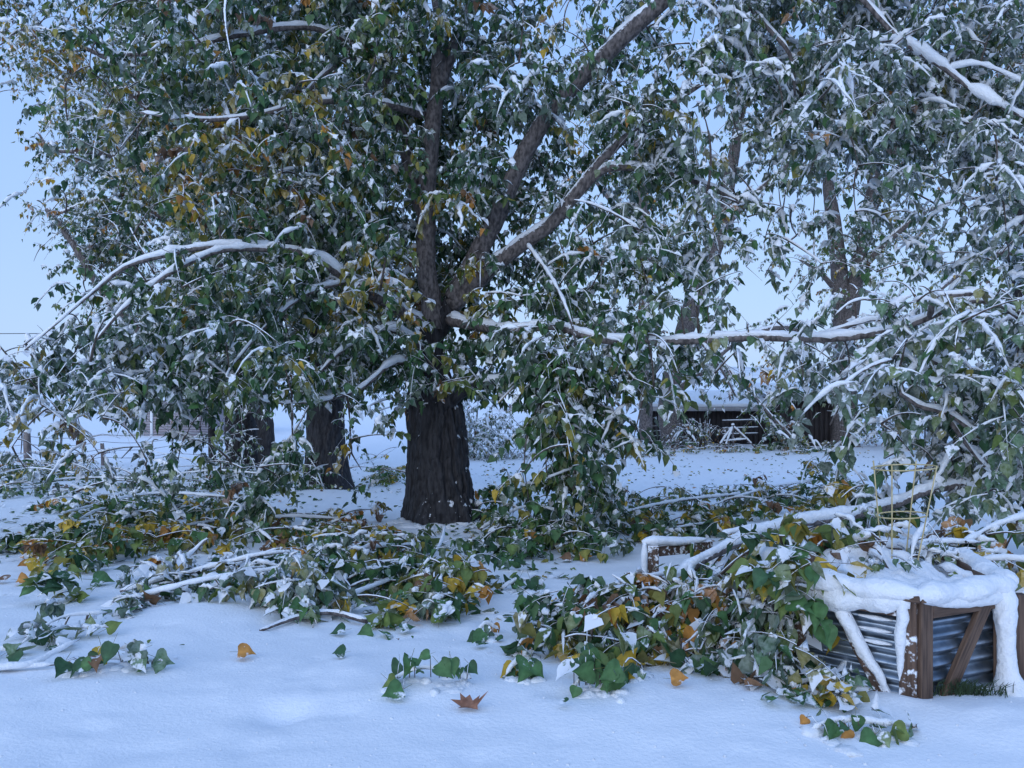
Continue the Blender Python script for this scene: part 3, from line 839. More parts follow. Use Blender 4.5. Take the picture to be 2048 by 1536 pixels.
def blotch(px, py, spots): return any((px-x)**2/(rx*rx) + (py-y)**2/(ry*ry) < 1 for x, y, rx, ry in spots)
YEL = [(760, 560, 70, 70), (590, 180, 45, 30), (600, 290, 30, 40), (360, 350, 80, 70), (150, 150, 60, 60), (60, 90, 60, 60), (1110, 75, 40, 40), (940, 570, 60, 30),
       (490, 420, 40, 40), (1170, 260, 50, 50), (900, 380, 50, 40), (80, 380, 40, 50), (730, 600, 50, 50), (200, 800, 40, 40), (30, 720, 40, 40), (1550, 720, 40, 40), (1600, 540, 40, 40), (90, 850, 50, 60), (450, 270, 60, 50)]
def col1(px, py):
    if blotch(px, py, YEL): return C_AUTUMN
    if px < 850 and py < 420: return C_MIX
    return C_GREEN
def snow1(px, py):
    s = .40
    if px > 1000 and py < 500: s = .52
    if px > 1380: s = .78
    if px > 1650: s = .86
    if px < 330 and py > 600: s = .78
    if 1050 < px < 1250 and py > 650: s = .36
    if 820 < px < 1000 and 560 < py < 800: s = .22
    return s

b1 = GP(888, 1050)
t1 = Tree('cottonwood_tree', 'big cottonwood with thick furrowed dark trunk and snow bent limbs in centre', 'tree', b1)
D1 = b1.y
t1.trunk([(892, 1075, D1, .52), (891, 1050, D1, .47), (889, 1010, D1, .42), (885, 950, D1, .375), (882, 880, D1, .345), (879, 820, D1, .32), (873, 775, D1, .26), (866, 720, D1, .175), (863, 665, D1, .15), (862, 620, D1, .10)], sides=190, step=.016, amp=.085, freq=6.5)
t1.trunk([(845, 1070, D1+.25, .27), (843, 1000, D1+.25, .22), (842, 900, D1+.25, .205), (842, 800, D1+.25, .19), (855, 700, D1+.2, .17), (885, 640, D1+.1, .165), (912, 590, D1, .12)], name='trunk', sides=120, step=.02, amp=.075, freq=6.5)
p = t1.limb([(863, 660, D1, .155), (860, 600, D1, .145), (854, 520, D1, .138), (852, 430, D1, .135), (856, 350, D1, .125), (866, 250, D1, .12), (876, 170, D1, .105), (880, 60, D1, .10), (872, -80, D1, .09), (862, -260, D1, .07)], sides=16, snow=.8)
t1.limb([(908, 600, D1, .16), (945, 530, D1-.05, .145), (985, 450, D1-.1, .132), (1020, 370, D1-.15, .125), (1062, 285, D1-.2, .122), (1120, 200, D1-.25, .118), (1190, 130, D1-.3, .115), (1260, 62, D1-.4, .11), (1335, -5, D1-.5, .105), (1460, -120, D1-.7, .09), (1600, -170, D1-1, .07)], sides=16, gap=.08, thick=1.15)
t1.limb([(1590, -168, D1-1, .06), (1660, -70, D1-1.3, .036), (1730, 5, D1-1.5, .032), (1800, 78, D1-1.6, .030), (1890, 138, D1-1.7, .028), (1960, 190, D1-1.8, .025), (2070, 245, D1-2, .022)], gap=.0, thick=2.3)
t1.limb([(1890, 138, D1-1.7, .018), (1960, 130, D1-1.8, .016), (2060, 170, D1-1.9, .010)], gap=.0, thick=2.0)
t1.limb([(1800, 78, D1-1.6, .018), (1700, 95, D1-1.8, .014), (1640, 150, D1-1.9, .008)], gap=.0, thick=2.0)
t1.limb([(1560, -150, D1-1, .05), (1500, -40, D1-1.2, .034), (1490, 0, D1-1.3, .030), (1535, 55, D1-1.4, .028), (1580, 110, D1-1.5, .024), (1590, 190, D1-1.5, .014)], gap=.0, thick=2.1)
t1.limb([(905, 610, D1, .13), (985, 535, D1-.2, .11), (1050, 485, D1-.3, .10), (1100, 450, D1-.35, .092), (1150, 390, D1-.45, .08), (1205, 320, D1-.5, .066), (1280, 250, D1-.6, .05), (1400, 170, D1-.8, .03)], sides=14, gap=.1)
t1.limb([(1150, 395, D1-.45, .06), (1200, 345, D1-.5, .055), (1240, 335, D1-.6, .05), (1330, 345, D1-.8, .04), (1420, 375, D1-1, .035), (1490, 410, D1-1.2, .02)], gap=.1)
t1.limb([(852, 440, D1, .11), (830, 390, D1+.1, .10), (815, 320, D1+.15, .09), (798, 240, D1+.2, .08), (770, 150, D1+.2, .07), (745, 40, D1+.2, .06), (720, -90, D1+.2, .05)], gap=.3)
t1.limb([(880, 170, D1, .10), (905, 100, D1+.1, .10), (935, 40, D1+.2, .09), (965, -40, D1+.3, .08), (1010, -160, D1+.4, .06)], sides=12)
# drooping left limb and its strands
t1.limb([(848, 650, D1, .09), (770, 605, D1-.5, .07), (700, 562, D1-.9, .058), (640, 522, D1-1.2, .05), (560, 498, D1-1.4, .042), (430, 493, D1-1.7, .034), (330, 510, D1-1.9, .034), (250, 535, D1-2, .024), (180, 590, D1-2.1, .015), (110, 650, D1-2.2, .010), (50, 700, D1-2.2, .007)], gap=.1, thick=1.45)
t1.limb([(560, 500, D1-1.4, .035), (450, 500, D1-1.8, .03), (360, 535, D1-2.1, .026), (300, 575, D1-2.2, .022), (245, 620, D1-2.3, .018), (185, 690, D1-2.3, .012)], gap=.1, thick=1.4)
t1.limb([(700, 562, D1-.9, .03), (620, 585, D1-1.4, .024), (540, 645, D1-1.7, .018), (470, 725, D1-1.9, .012)], gap=.0, thick=1.5)
t1.limb([(640, 525, D1-1.2, .025), (560, 560, D1-1.6, .02), (520, 590, D1-1.8, .012)], gap=.0, thick=1.5)
t1.limb([(850, 700, D1-.1, .05), (780, 660, D1-.7, .035), (700, 690, D1-1.2, .026), (640, 745, D1-1.5, .018), (600, 800, D1-1.6, .01)], gap=.05, thick=1.5)
t1.limb([(850, 740, D1-.2, .05), (790, 725, D1-.8, .032), (720, 778, D1-1.3, .024), (640, 802, D1-1.6, .018), (555, 806, D1-1.8, .01)], gap=.0, thick=1.5)
t1.limb([(848, 230, D1, .06), (740, 205, D1-.6, .045), (620, 205, D1-1, .038), (520, 230, D1-1.3, .03), (400, 240, D1-1.5, .024), (280, 225, D1-1.6, .015)], gap=.15, thick=1.2)
t1.limb([(770, 150, D1+.2, .05), (640, 60, D1-.4, .04), (480, 70, D1-.8, .035), (330, 105, D1-1, .028), (200, 110, D1-1.1, .018)], gap=.15, thick=1.2)
t1.limb([(770, 110, D1+.2, .045), (690, 120, D1-.5, .035), (600, 200, D1-1, .022), (560, 300, D1-1.3, .012)], gap=.1, thick=1.2)
# short dark limb at the fork and the long broken one sagging to the right
t1.limb([(880, 815, D1-.15, .14), (915, 790, D1-.3, .095), (950, 772, D1-.5, .075), (1010, 762, D1-.9, .06), (1060, 735, D1-1.2, .05), (1120, 700, D1-1.5, .035), (1180, 690, D1-1.8, .02)], mat=M_BARK, gap=.35)
t1.limb([(900, 640, D1-.1, .09), (960, 652, D1-.6, .068), (1030, 662, D1-1.2, .058), (1075, 654, D1-1.5, .055), (1120, 655, D1-1.8, .050), (1190, 676, D1-2.2, .046), (1270, 684, D1-2.5, .044), (1400, 681, D1-2.9, .042), (1500, 675, D1-3.1, .040), (1620, 678, D1-3.4, .038), (1720, 672, D1-3.6, .036), (1800, 656, D1-3.7, .034), (1860, 634, D1-3.8, .030), (1910, 612, D1-3.9, .026), (1970, 603, D1-4, .022), (2080, 640, D1-4, .02)], gap=.0, thick=1.15)
t1.limb([(1860, 636, D1-3.8, .03), (1868, 600, D1-3.9, .028), (1900, 590, D1-3.9, .026), (1970, 592, D1-4, .02), (2040, 640, D1-4, .012)], gap=0, thick=1.4)
t1.limb([(1640, 672, D1-3.4, .022), (1690, 655, D1-3.5, .02), (1740, 640, D1-3.6, .016), (1800, 645, D1-3.7, .01)], gap=0, thick=1.3)
t1.limb([(1785, 672, D1-3.7, .028), (1840, 705, D1-3.9, .024), (1900, 740, D1-4, .02), (1960, 760, D1-4.1, .014)], gap=.0, thick=1.5)
t1.limb([(1800, 675, D1-3.7, .022), (1750, 735, D1-3.9, .018), (1695, 790, D1-4, .012), (1660, 850, D1-4, .008)], gap=.0, thick=1.4)
t1.limb([(1940, 640, D1-4, .02), (1880, 690, D1-4.1, .02), (1800, 770, D1-4.2, .022), (1820, 800, D1-4.3, .022), (1850, 816, D1-4.3, .024), (1895, 826, D1-4.3, .024), (1960, 872, D1-4.4, .018), (2070, 930, D1-4.4, .012)], gap=.05, thick=1.3)
t1.limb([(1890, 828, D1-4.3, .022), (1920, 872, D1-4.3, .018), (1945, 905, D1-4.3, .014), (1985, 950, D1-4.3, .01)], gap=0, thick=1.5, snow=1.2)
t1.limb([(1400, 680, D1-2.9, .02), (1440, 735, D1-3.1, .014), (1470, 790, D1-3.1, .008)], gap=.1, thick=1.3)
t1.limb([(1270, 684, D1-2.5, .02), (1240, 720, D1-2.8, .014), (1280, 770, D1-2.9, .008)], gap=.1, thick=1.3)
SHOW = [([(862, 640), (854, 520), (852, 430), (866, 250), (878, 120)], 0, 46), ([(908, 600), (985, 450), (1062, 285), (1190, 130), (1335, -5)], -.2, 46), ([(985, 535), (1100, 450), (1205, 320)], -.4, 42),
        ([(700, 562), (640, 522), (560, 498), (430, 493), (330, 510), (250, 535)], -1.6, 36), ([(1730, 5), (1800, 78), (1890, 138), (1960, 190), (2050, 240)], -1.8, 40), ([(1490, 0), (1535, 55), (1580, 110)], -1.4, 34),
        ([(1400, 681), (1500, 675), (1720, 672), (1860, 634), (1960, 600)], -3.4, 20), ([(700, 562), (540, 645), (470, 725)], -1.6, 22), ([(790, 725), (720, 778), (640, 802)], -1.3, 22)]
def behind(px, py):
    """leaves close to a bare visible limb grow on its far side"""
    for pl, dd, tol in SHOW:
        for (x0, y0), (x1, y1) in zip(pl[:-1], pl[1:]):
            vx, vy = x1-x0, y1-y0; t = min(1, max(0, ((px-x0)*vx + (py-y0)*vy)/(vx*vx+vy*vy)))
            if math.hypot(px-x0-t*vx, py-y0-t*vy) < tol: return dd
    return None
def depth1(px, py):
    bd_ = behind(px, py)
    if bd_ is not None and rng.random() < .88: return D1 + bd_ + .6 + abs(rng.normal(0, .45))
    if px > 1240 and py > 560: return D1 - 2.6 - 1.4*min(1, (px-1240)/500) + rng.normal(0, .5)
    if px > 1380: return D1 - 1.3 + rng.normal(0, .7)
    if px < 620 and py > 470: return D1 - 1.7 + rng.normal(0, .6)
    if 1030 < px < 1240 and py > 620: return D1 - 1.9 + rng.normal(0, .5)
    return D1 - .5 + rng.normal(0, .95)
cl = t1.clumps_from_mask(M1, depth1, size=.108, scale=1.55)
cl = [(*c[:3], c[3]*(1.3 if c[4] > 1240 else 1.0), *c[4:]) for c in cl]
cl = [c for c in cl if not (805 < c[4] < 960 and c[5] > 770)]
heavy = lambda c: c[4] > 1380 or (c[4] < 330 and c[5] > 600)
t1.fill([c for c in cl if heavy(c)], .108, snow1, col1, clod=.62, per_twig=11)
t1.fill([c for c in cl if not heavy(c)], .108, snow1, col1, clod=.34, per_twig=11)
a_ = rng.uniform(0, 2*np.pi, 90); r_ = rng.uniform(.50, .74, 90); x_ = b1.x + r_*np.cos(a_) - .03; y_ = b1.y + r_*np.sin(a_)
blobs(t1.snow, np.stack([x_, y_, zg(x_, y_) - .01], 1), np.stack([rng.uniform(.04, .13, 90), rng.uniform(.04, .13, 90), rng.uniform(.015, .05, 90)], 1), True)
t1.done(300)
print('t1 ok')

# ---- trees behind at the left
b2 = GP(655, 985)
D2 = 18.0
t2 = Tree('cottonwood_tree', 'cottonwood with flared grey trunk and leafy base left of the big one', 'tree', W(655, 985, D2))
t2.trunk([(655, 1005, D2, .62), (654, 980, D2, .54), (653, 930, D2, .46), (652, 880, D2, .42), (650, 800, D2, .38), (648, 700, D2, .34), (646, 600, D2, .30), (643, 480, D2, .26), (640, 350, D2, .2), (640, 200, D2, .14), (640, 0, D2, .08)], sides=80, step=.04, amp=.07, freq=6)
t2.limb([(648, 640, D2, .2), (610, 520, D2, .16), (585, 400, D2, .14), (560, 250, D2, .11), (540, 60, D2, .08)])
t2.limb([(646, 560, D2, .16), (690, 430, D2, .13), (720, 300, D2, .11), (740, 120, D2, .08)])
t2.limb([(648, 700, D2, .14), (560, 620, D2-.5, .1), (480, 590, D2-.8, .06), (400, 640, D2-1, .03)])
t2.limb([(650, 760, D2, .12), (740, 700, D2-.5, .08), (800, 690, D2-.8, .04)])
D3 = 24.0
t3 = Tree('cottonwood_tree', 'cottonwood with dark trunk partly hidden by shoots left of the flared trunk', 'tree', W(485, 955, D3))
t3.trunk([(487, 972, D3, .7), (486, 950, D3, .58), (484, 900, D3, .48), (482, 850, D3, .45), (478, 760, D3, .38), (470, 600, D3, .3), (462, 450, D3, .22), (455, 250, D3, .15), (450, 50, D3, .1)], sides=60, step=.05, amp=.07, freq=6)
t3.limb([(545, 960, D3-.6, .30), (535, 900, D3-.6, .26), (525, 820, D3-.6, .24), (520, 700, D3-.6, .2), (530, 500, D3-.6, .14), (535, 300, D3-.6, .09)], name='trunk', mat=M_BARK, snow=0)
t3.limb([(425, 930, D3+.3, .12), (424, 860, D3+.3, .11), (420, 780, D3+.3, .1), (400, 600, D3+.3, .08)], name='trunk', mat=M_BARK, snow=0)
t3.limb([(470, 780, D3, .16), (380, 720, D3-.6, .14), (300, 675, D3-1.0, .12), (225, 608, D3-1.4, .115), (180, 545, D3-1.5, .11), (140, 480, D3-1.5, .10), (95, 418, D3-1.5, .085)], snow=.5, gap=.5)
t3.limb([(462, 470, D3, .15), (330, 380, D3-.5, .11), (220, 310, D3-1, .08), (110, 300, D3-1.2, .05), (75, 265, D3-1.2, .03)], gap=.4)
t3.limb([(458, 330, D3, .13), (330, 200, D3-.4, .1), (200, 110, D3-.8, .07), (60, 60, D3-1, .04), (0, 90, D3-1, .02)], gap=.4)
t3.limb([(470, 560, D3, .13), (330, 440, D3-1, .1), (210, 400, D3-1.2, .06), (110, 430, D3-1.4, .03)], gap=.4)
t3.limb([(476, 700, D3, .13), (340, 640, D3-1, .09), (220, 700, D3-1.2, .05), (120, 740, D3-1.4, .03)], gap=.4)
def col2(px, py):
    if blotch(px, py, YEL): return C_AUTUMN
    return C_MIX if px < 300 or py < 250 else C_GREEN
snow2 = lambda px, py: .44 if px < 420 else .36
cl = t2.clumps_from_mask(M2, lambda a, b: D2 + rng.normal(0, .9), size=.12, scale=1.5, keep=lambda c, r: c >= 7)
t2.fill(cl, .12, snow2, col2, clod=.3)
shoots = [(*W(px, py, D2-.7+.2*rng.random()), 40, px, py, D2-.6) for px, py in [(620, 905), (615, 935), (632, 925), (608, 960), (628, 965), (638, 950), (600, 975), (622, 985)]]
t2.fill(shoots, .09, lambda a, b: .35, lambda a, b: C_GREEN, clod=.05)
t2.done(300, far=True)
cl = t3.clumps_from_mask(M2, lambda a, b: D3 - .6 + rng.normal(0, 1.2), size=.13, scale=1.55, keep=lambda c, r: c < 8)
t3.fill(cl, .13, snow2, col2, clod=.3)
shoots = [(*W(px, py, D3-1.2), 40, px, py, D3-1.2) for px, py in [(455, 890), (470, 910), (500, 900), (510, 880), (440, 870), (520, 930), (490, 930), (450, 925), (430, 880), (470, 940)]]
t3.fill(shoots, .10, lambda a, b: .4, lambda a, b: C_GREEN, clod=.1)
t3.done(300, far=True)
print('t3 ok')

# ---- trees at the back right
D4 = 36.0
t4 = Tree('cottonwood_tree', 'leaning grey trunked cottonwood rising left of the sprinkler tripod', 'tree', W(1345, 890, D4))
t4.trunk([(1350, 905, D4, .66), (1347, 888, D4, .56), (1340, 850, D4, .48), (1338, 800, D4, .45), (1350, 730, D4, .43), (1370, 660, D4, .42), (1392, 590, D4, .42), (1420, 520, D4, .4), (1440, 460, D4, .34), (1460, 350, D4, .28), (1478, 240, D4, .22), (1485, 120, D4, .16), (1490, -40, D4, .1)], sides=48, step=.08, amp=.06, freq=5, mat=M_LIMB)
t4.limb([(1345, 800, D4, .2), (1380, 760, D4-.5, .14), (1440, 730, D4-1, .09)], gap=.2)
t4.limb([(1425, 510, D4, .22), (1400, 420, D4, .17), (1370, 300, D4, .12), (1330, 180, D4, .08)])
t4.limb([(1440, 460, D4, .18), (1520, 380, D4, .14), (1600, 300, D4, .1), (1660, 180, D4, .06)])
t4.limb([(1290, 880, D4-3, .28), (1292, 760, D4-3, .27), (1290, 640, D4-3, .26), (1292, 540, D4-3, .25), (1286, 420, D4-3, .2), (1275, 300, D4-3, .15), (1270, 200, D4-3, .1)], name='trunk', snow=0, sides=14)
t4.limb([(1290, 480, D4-3, .14), (1220, 400, D4-3, .1), (1170, 330, D4-3, .05)])
D5 = 37.0
t5 = Tree('cottonwood_tree', 'twin stemmed cottonwood behind the shed with open grey crown', 'tree', W(1692, 888, D5))
t5.trunk([(1690, 905, D5, .7), (1690, 880, D5, .6), (1690, 780, D5, .52), (1688, 700, D5, .48), (1682, 620, D5, .40), (1678, 540, D5, .36), (1668, 450, D5, .32), (1655, 360, D5, .24), (1640, 220, D5, .16), (1630, 60, D5, .08)], sides=40, step=.1, amp=.05, freq=5, mat=M_LIMB)
t5.limb([(1692, 680, D5-.2, .4), (1705, 600, D5-.2, .36), (1722, 500, D5-.2, .33), (1738, 420, D5-.2, .32), (1747, 370, D5-.2, .28), (1750, 280, D5-.2, .22), (1770, 140, D5-.2, .15), (1790, 0, D5-.2, .1)], sides=16)
t5.limb([(1735, 440, D5, .16), (1790, 350, D5, .12), (1850, 280, D5, .08), (1900, 240, D5, .05)])
t5.limb([(1680, 590, D5, .16), (1640, 545, D5-.3, .1), (1600, 520, D5-.5, .05)])
t5.limb([(1715, 545, D5-.4, .18), (1790, 470, D5-.8, .14), (1860, 420, D5-1, .10), (1960, 395, D5-1.2, .06), (2060, 400, D5-1.4, .04)], gap=.1)
# long snow laden limb sloping down to the shed
t5.limb([(1690, 700, D5-1, .16), (1560, 655, D5-2.2, .13), (1440, 712, D5-2.6, .10), (1490, 770, D5-2.8, .09), (1540, 830, D5-3, .07), (1590, 880, D5-3.1, .04)], gap=0, thick=1.3)
D6 = 30.0
t6 = Tree('cottonwood_tree', 'dense dark snow laden tree at the right edge behind the drooping limb', 'tree', W(2060, 905, D6))
t6.trunk([(2062, 930, D6, .6), (2060, 880, D6, .5), (2056, 780, D6, .42), (2045, 650, D6, .36), (2035, 500, D6, .3), (2030, 350, D6, .22), (2020, 150, D6, .14), (2010, -40, D6, .08)], sides=40, step=.1, amp=.06, freq=5)
t6.limb([(2035, 500, D6, .16), (1960, 520, D6-.5, .12), (1880, 580, D6-.9, .07), (1830, 640, D6-1, .04)], gap=.05)
t6.limb([(2032, 420, D6, .14), (1980, 340, D6, .1), (1940, 250, D6, .06)])
t6.limb([(2050, 700, D6, .16), (1960, 690, D6-.6, .11), (1860, 740, D6-1, .06)], gap=.05)
def col4(px, py):
    if px > 1880 and py < 160: return C_BROWN
    if 1180 < px < 1300 and 330 < py < 460: return C_BROWN
    if blotch(px, py, YEL): return C_AUTUMN
    return C_FAR
snow4 = lambda px, py: .5
for t_, D_, kp, sz in ((t4, D4-.8, lambda c, r: c < 24, .155), (t5, D5-.5, lambda c, r: 24 <= c < 29, .155), (t6, D6-.4, lambda c, r: c >= 29, .145)):
    cl = t_.clumps_from_mask(M4, lambda a, b: D_ + rng.normal(0, 1.1), size=sz, scale=1.25, keep=kp)
    if t_ is t5:
        cl += [(*W(px, py, D5-2.9), 90, px, py, D5-2.9) for px, py in [(1430, 725), (1445, 750), (1470, 745), (1465, 775), (1520, 780), (1530, 820), (1550, 815), (1545, 850), (1570, 850), (1585, 870), (1600, 885), (1540, 870), (1415, 745), (1570, 880)]]
    t_.fill(cl, sz, snow4, col4, clod=.6, maxd=9, per_twig=12)
    t_.done(300, far=True, blob=.4)
print('t6 ok')

# ---- small far trees and shrubs under snow
def shrub(name, label, cat, px, py, d, wpx, hpx, n, size, snow, col, group=None, stems=6):
    b = W(px, py, d); b.z = float(zg(b.x, b.y))
    t = Tree(name, label, cat, b, group)
    w, h = wpx*d/F, hpx*d/F
    for k in range(stems):
        a = rng.uniform(-1, 1)
        t.limb([(b.x+a*.1*w, b.y, b.z-.1, .012*h+.01), (b.x+a*.25*w, b.y+rng.normal(0, .1*w), b.z+h*.45, .009*h+.008), (b.x+a*.42*w, b.y+rng.normal(0, .15*w), b.z+h*rng.uniform(.7, 1), .006)], name='stem', pix=False, mat=M_TWIG, sides=6)
    cl = []
    for k in range(n):
        u = rng.normal(0, .30); v = rng.uniform(.08, .95)*(1-.5*abs(u))
        cl.append((b.x+u*w, b.y+rng.normal(0, .2*w), b.z+h*v, 26, px, py, d))
    t.fill(cl, size, lambda a, b: snow, lambda a, b: col, clod=.35, maxd=9, spread=.12*min(w, h))
    t.done(40, far=True, blob=.9)
shrub('snowy_tree', 'frosted small tree drooping behind big trunk before distant house', 'tree', 945, 905, 30, 150, 135, 60, .13, .75, C_FAR)
shrub('brush', 'tangled brown frosted brush beside the shed wall', 'shrub', 1395, 886, 35, 100, 62, 26, .12, .5, C_BROWN, stems=18)
shrub('snowy_tree', 'distant snowy tree under the power line at left edge', 'tree', 20, 790, 70, 110, 110, 40, .30, .8, C_FAR)
shrub('snowy_tree', 'distant bushy snowy tree left of the outbuilding', 'tree', 190, 800, 75, 160, 80, 40, .30, .8, C_FAR)
shrub('snowy_tree', 'faint snowy tree beyond the mesh fence', 'tree', 1120, 800, 66, 110, 90, 30, .28, .85, C_FAR)
shrub('shrub', 'snowy bush at far right beyond the thin fence', 'shrub', 1830, 880, 36, 190, 70, 36, .14, .7, C_BROWN, stems=12)
shrub('brush', 'frosted weeds around the leaning fence post', 'shrub', 110, 945, 25, 190, 40, 26, .07, .75, C_BROWN, stems=16)
shrub('brush', 'frosted weeds along fence between trunk and hanging branch', 'shrub', 1010, 915, 30, 170, 34, 26, .07, .85, C_BROWN, stems=14)
shrub('brush', 'snowy weeds at foot of the woven fence', 'shrub', 1255, 900, 31, 130, 34, 20, .08, .85, C_BROWN, stems=10)
print('shrubs ok')

# ================================================================== RAISED GARDEN BED
M_CEDAR = simple('brown_stained_timber', (.055, .032, .022), (.15, .092, .062), 9, stretch=(6, 6, .5), bs=.5, bd=.004)
M_CEDAR_F = snowy_mat('frosted_timber', (.055, .032, .022), (.14, .085, .058), 9, (6, 6, .5), thr=.1, snow_scale=34, frost=.02)
def galv():
    m, t, b = new_mat('galvanised_steel')
    n, r = noise_col(t, 14, (.20, .25, .31), (.36, .41, .47)); t.links.new(r.outputs[0], b.inputs['Base Color'])
    b.inputs['Metallic'].default_value = .9; b.inputs['Roughness'].default_value = .34
    return m
M_GALV = galv()
z3 = (0, 0, 1)
SIDE, H = .62, .50
HV = [np.array([(1836-1024)*3.87/F, 3.87])]
for k in range(5):
    an = math.radians(22 + 60*k); HV.append(HV[-1] + SIDE*np.array([math.cos(an), math.sin(an)]))
HC = sum(HV)/6
gz0 = W(1836, 1410, 3.87).z
bed = empty('raised_bed', (HV[0][0], HV[0][1], gz0), 'six sided corrugated metal raised garden bed with brown timber frame under thick snow', 'raised bed')
def face(k):
    """origin, along, outward for side k of the bed"""
    a, b = HV[k], HV[(k+1) % 6]; e = (b-a)/np.linalg.norm(b-a); return a, e, np.array([e[1], -e[0]])
def fp(k, u, o, z):
    a, e, n = face(k); q = a + e*u + n*o; return Vector((q[0], q[1], gz0 + z))
def frow(k, u, o, z, r): q = fp(k, u, o, z); return (q.x, q.y, q.z, r)
snowcap = MB()
for k in range(6):
    a, e, nrm = face(k); e3, n3 = (e[0], e[1], 0), (nrm[0], nrm[1], 0)
    n, m = 14, 150; zz = np.linspace(-.2, H-.01, m); off = .016*np.sin(zz*2*np.pi/.072)
    uu = np.linspace(0, SIDE, n)
    P = np.zeros((n, m, 3)); P[..., :2] = a + e*uu[:, None, None] + nrm*(off[None, :, None] - .035); P[..., 2] = gz0 + zz[None]
    i = np.arange(n*m).reshape(n, m)
    mb = MB(); mb.add(P.reshape(-1, 3), [np.stack([i[:-1, :-1], i[1:, :-1], i[1:, 1:], i[:-1, 1:]], -1).reshape(-1, 4)]); mb.build('metal_panel', M_GALV, bed)
    near = k in (0, 5)
    m1, m2 = (M_CEDAR, M_CEDAR) if k == 0 else (M_CEDAR_F, M_CEDAR_F)
    beam('post', bed, m1, fp(k, .043, .0, -.2), fp(k, .043, .0, H), .078, .036, e3)
    beam('post', bed, m2, fp(k, SIDE-.043, .0, -.2), fp(k, SIDE-.043, .0, H), .078, .036, e3)
    if k % 2 == 0: beam('diagonal_brace', bed, m1, fp(k, .115, .001, -.10), fp(k, .46, .001, H-.06), .070, .032, e3)
    else: beam('diagonal_brace', bed, m1, fp(k, SIDE-.115, .001, -.06), fp(k, .24, .001, H-.06), .070, .032, e3)
    beam('rail', bed, m1, fp(k, .084, -.001, H-.046), fp(k, SIDE-.084, -.001, H-.046), .085, .032, z3)
    beam('top_board', bed, M_CEDAR, fp(k, -.015, -.015, H+.018), fp(k, SIDE+.015, -.015, H+.018), .11, .034 + .001*(k % 2), n3)
    lumpy_snow([frow(k, u, .008 + .006*math.sin(u*21+k), H+.030 + .008*math.sin(u*17+k), .064 + .008*math.sin(u*23+2*k)) for u in np.linspace(-.02, SIDE+.02, 11)], snowcap, .80, 26, .18, 40)
# snow plastered down the left side boards and piled round the right post
lumpy_snow([frow(5, u, .012, H-.030 - .02*math.sin(u*9), .052 + .008*math.sin(u*31)) for u in np.linspace(.0, SIDE-.03, 12)], snowcap, 1.15, 24, .22, 45)
lumpy_snow([frow(0, u, .010, H-.012 - .03*max(0, u-.25), .040 + .03*max(0, u-.2)) for u in np.linspace(.10, SIDE-.03, 10)], snowcap, 1.0, 20, .22, 26)
lumpy_snow([frow(5, .23, .014, H-.05, .036), frow(5, .31, .010, H-.19, .033), frow(5, .39, .008, H-.32, .028), frow(5, .45, .006, .10, .022), frow(5, .49, .004, .0, .012)], snowcap, 1, 18, .28, 45)
lumpy_snow([frow(5, SIDE-.06, .020, H, .036), frow(5, SIDE-.072, .018, H-.15, .026), frow(5, SIDE-.076, .016, H-.30, .018), frow(5, SIDE-.078, .014, H-.40, .008)], snowcap, 1, 12, .4, 30)
for zc in (.44, .38, .32, .26): lumpy_snow([frow(5, .50, -.022, zc, .012), frow(5, .44, -.018, zc, .018), frow(5, .34, -.020, zc, .012)], snowcap, .7, 8, .3)
for zc in (.44, .38): lumpy_snow([frow(5, .30, -.024, zc, .010), frow(5, .2, -.022, zc, .014), frow(5, .05, -.024, zc, .006)], snowcap, .7, 8, .3)
lumpy_snow([frow(0, SIDE-.05, .02, H+.03, .070), frow(0, SIDE-.06, .035, H-.12, .052), frow(0, SIDE-.055, .035, .30, .044), frow(0, SIDE-.055, .04, .12, .046), frow(0, SIDE-.06, .06, .0, .09), frow(0, SIDE-.07, .08, -.1, .16)], snowcap, 1, 26, .20, 42)
snowcap.build('snow_cap', M_SNOW, bed)
# timber stake just right of the snow column
beam('post', bed, M_CEDAR, fp(0, SIDE+.055, .01, -.2), fp(0, SIDE+.055, .01, H-.03), .09, .05, (1, 0, 0))
# snow filling the bed, heaped over plants
R_ = SIDE*.88; rr, tt = np.meshgrid(np.linspace(0, 1, 40), np.linspace(0, 2*np.pi, 90))
X = HC[0] + R_*rr*np.cos(tt); Y = HC[1] + R_*rr*np.sin(tt)
Z = gz0 + H - .13 + .16*fbm(X*7, Y*7, 2, 3) + .16*np.exp(-((X-HC[0]-.02)**2 + (Y-HC[1]-.12)**2)/.05) + .07*np.exp(-((X-HC[0]+.25)**2 + (Y-HC[1]+.2)**2)/.05) + .05*vnoise(X*18, Y*18, 4)
i = np.arange(rr.size).reshape(rr.shape)
mb = MB(); mb.add(np.stack([X, Y, Z], -1).reshape(-1, 3), [np.stack([i[:-1, :-1], i[:-1, 1:], i[1:, 1:], i[1:, :-1]], -1).reshape(-1, 4)]); mb.build('snow_filling', M_SNOW, bed)

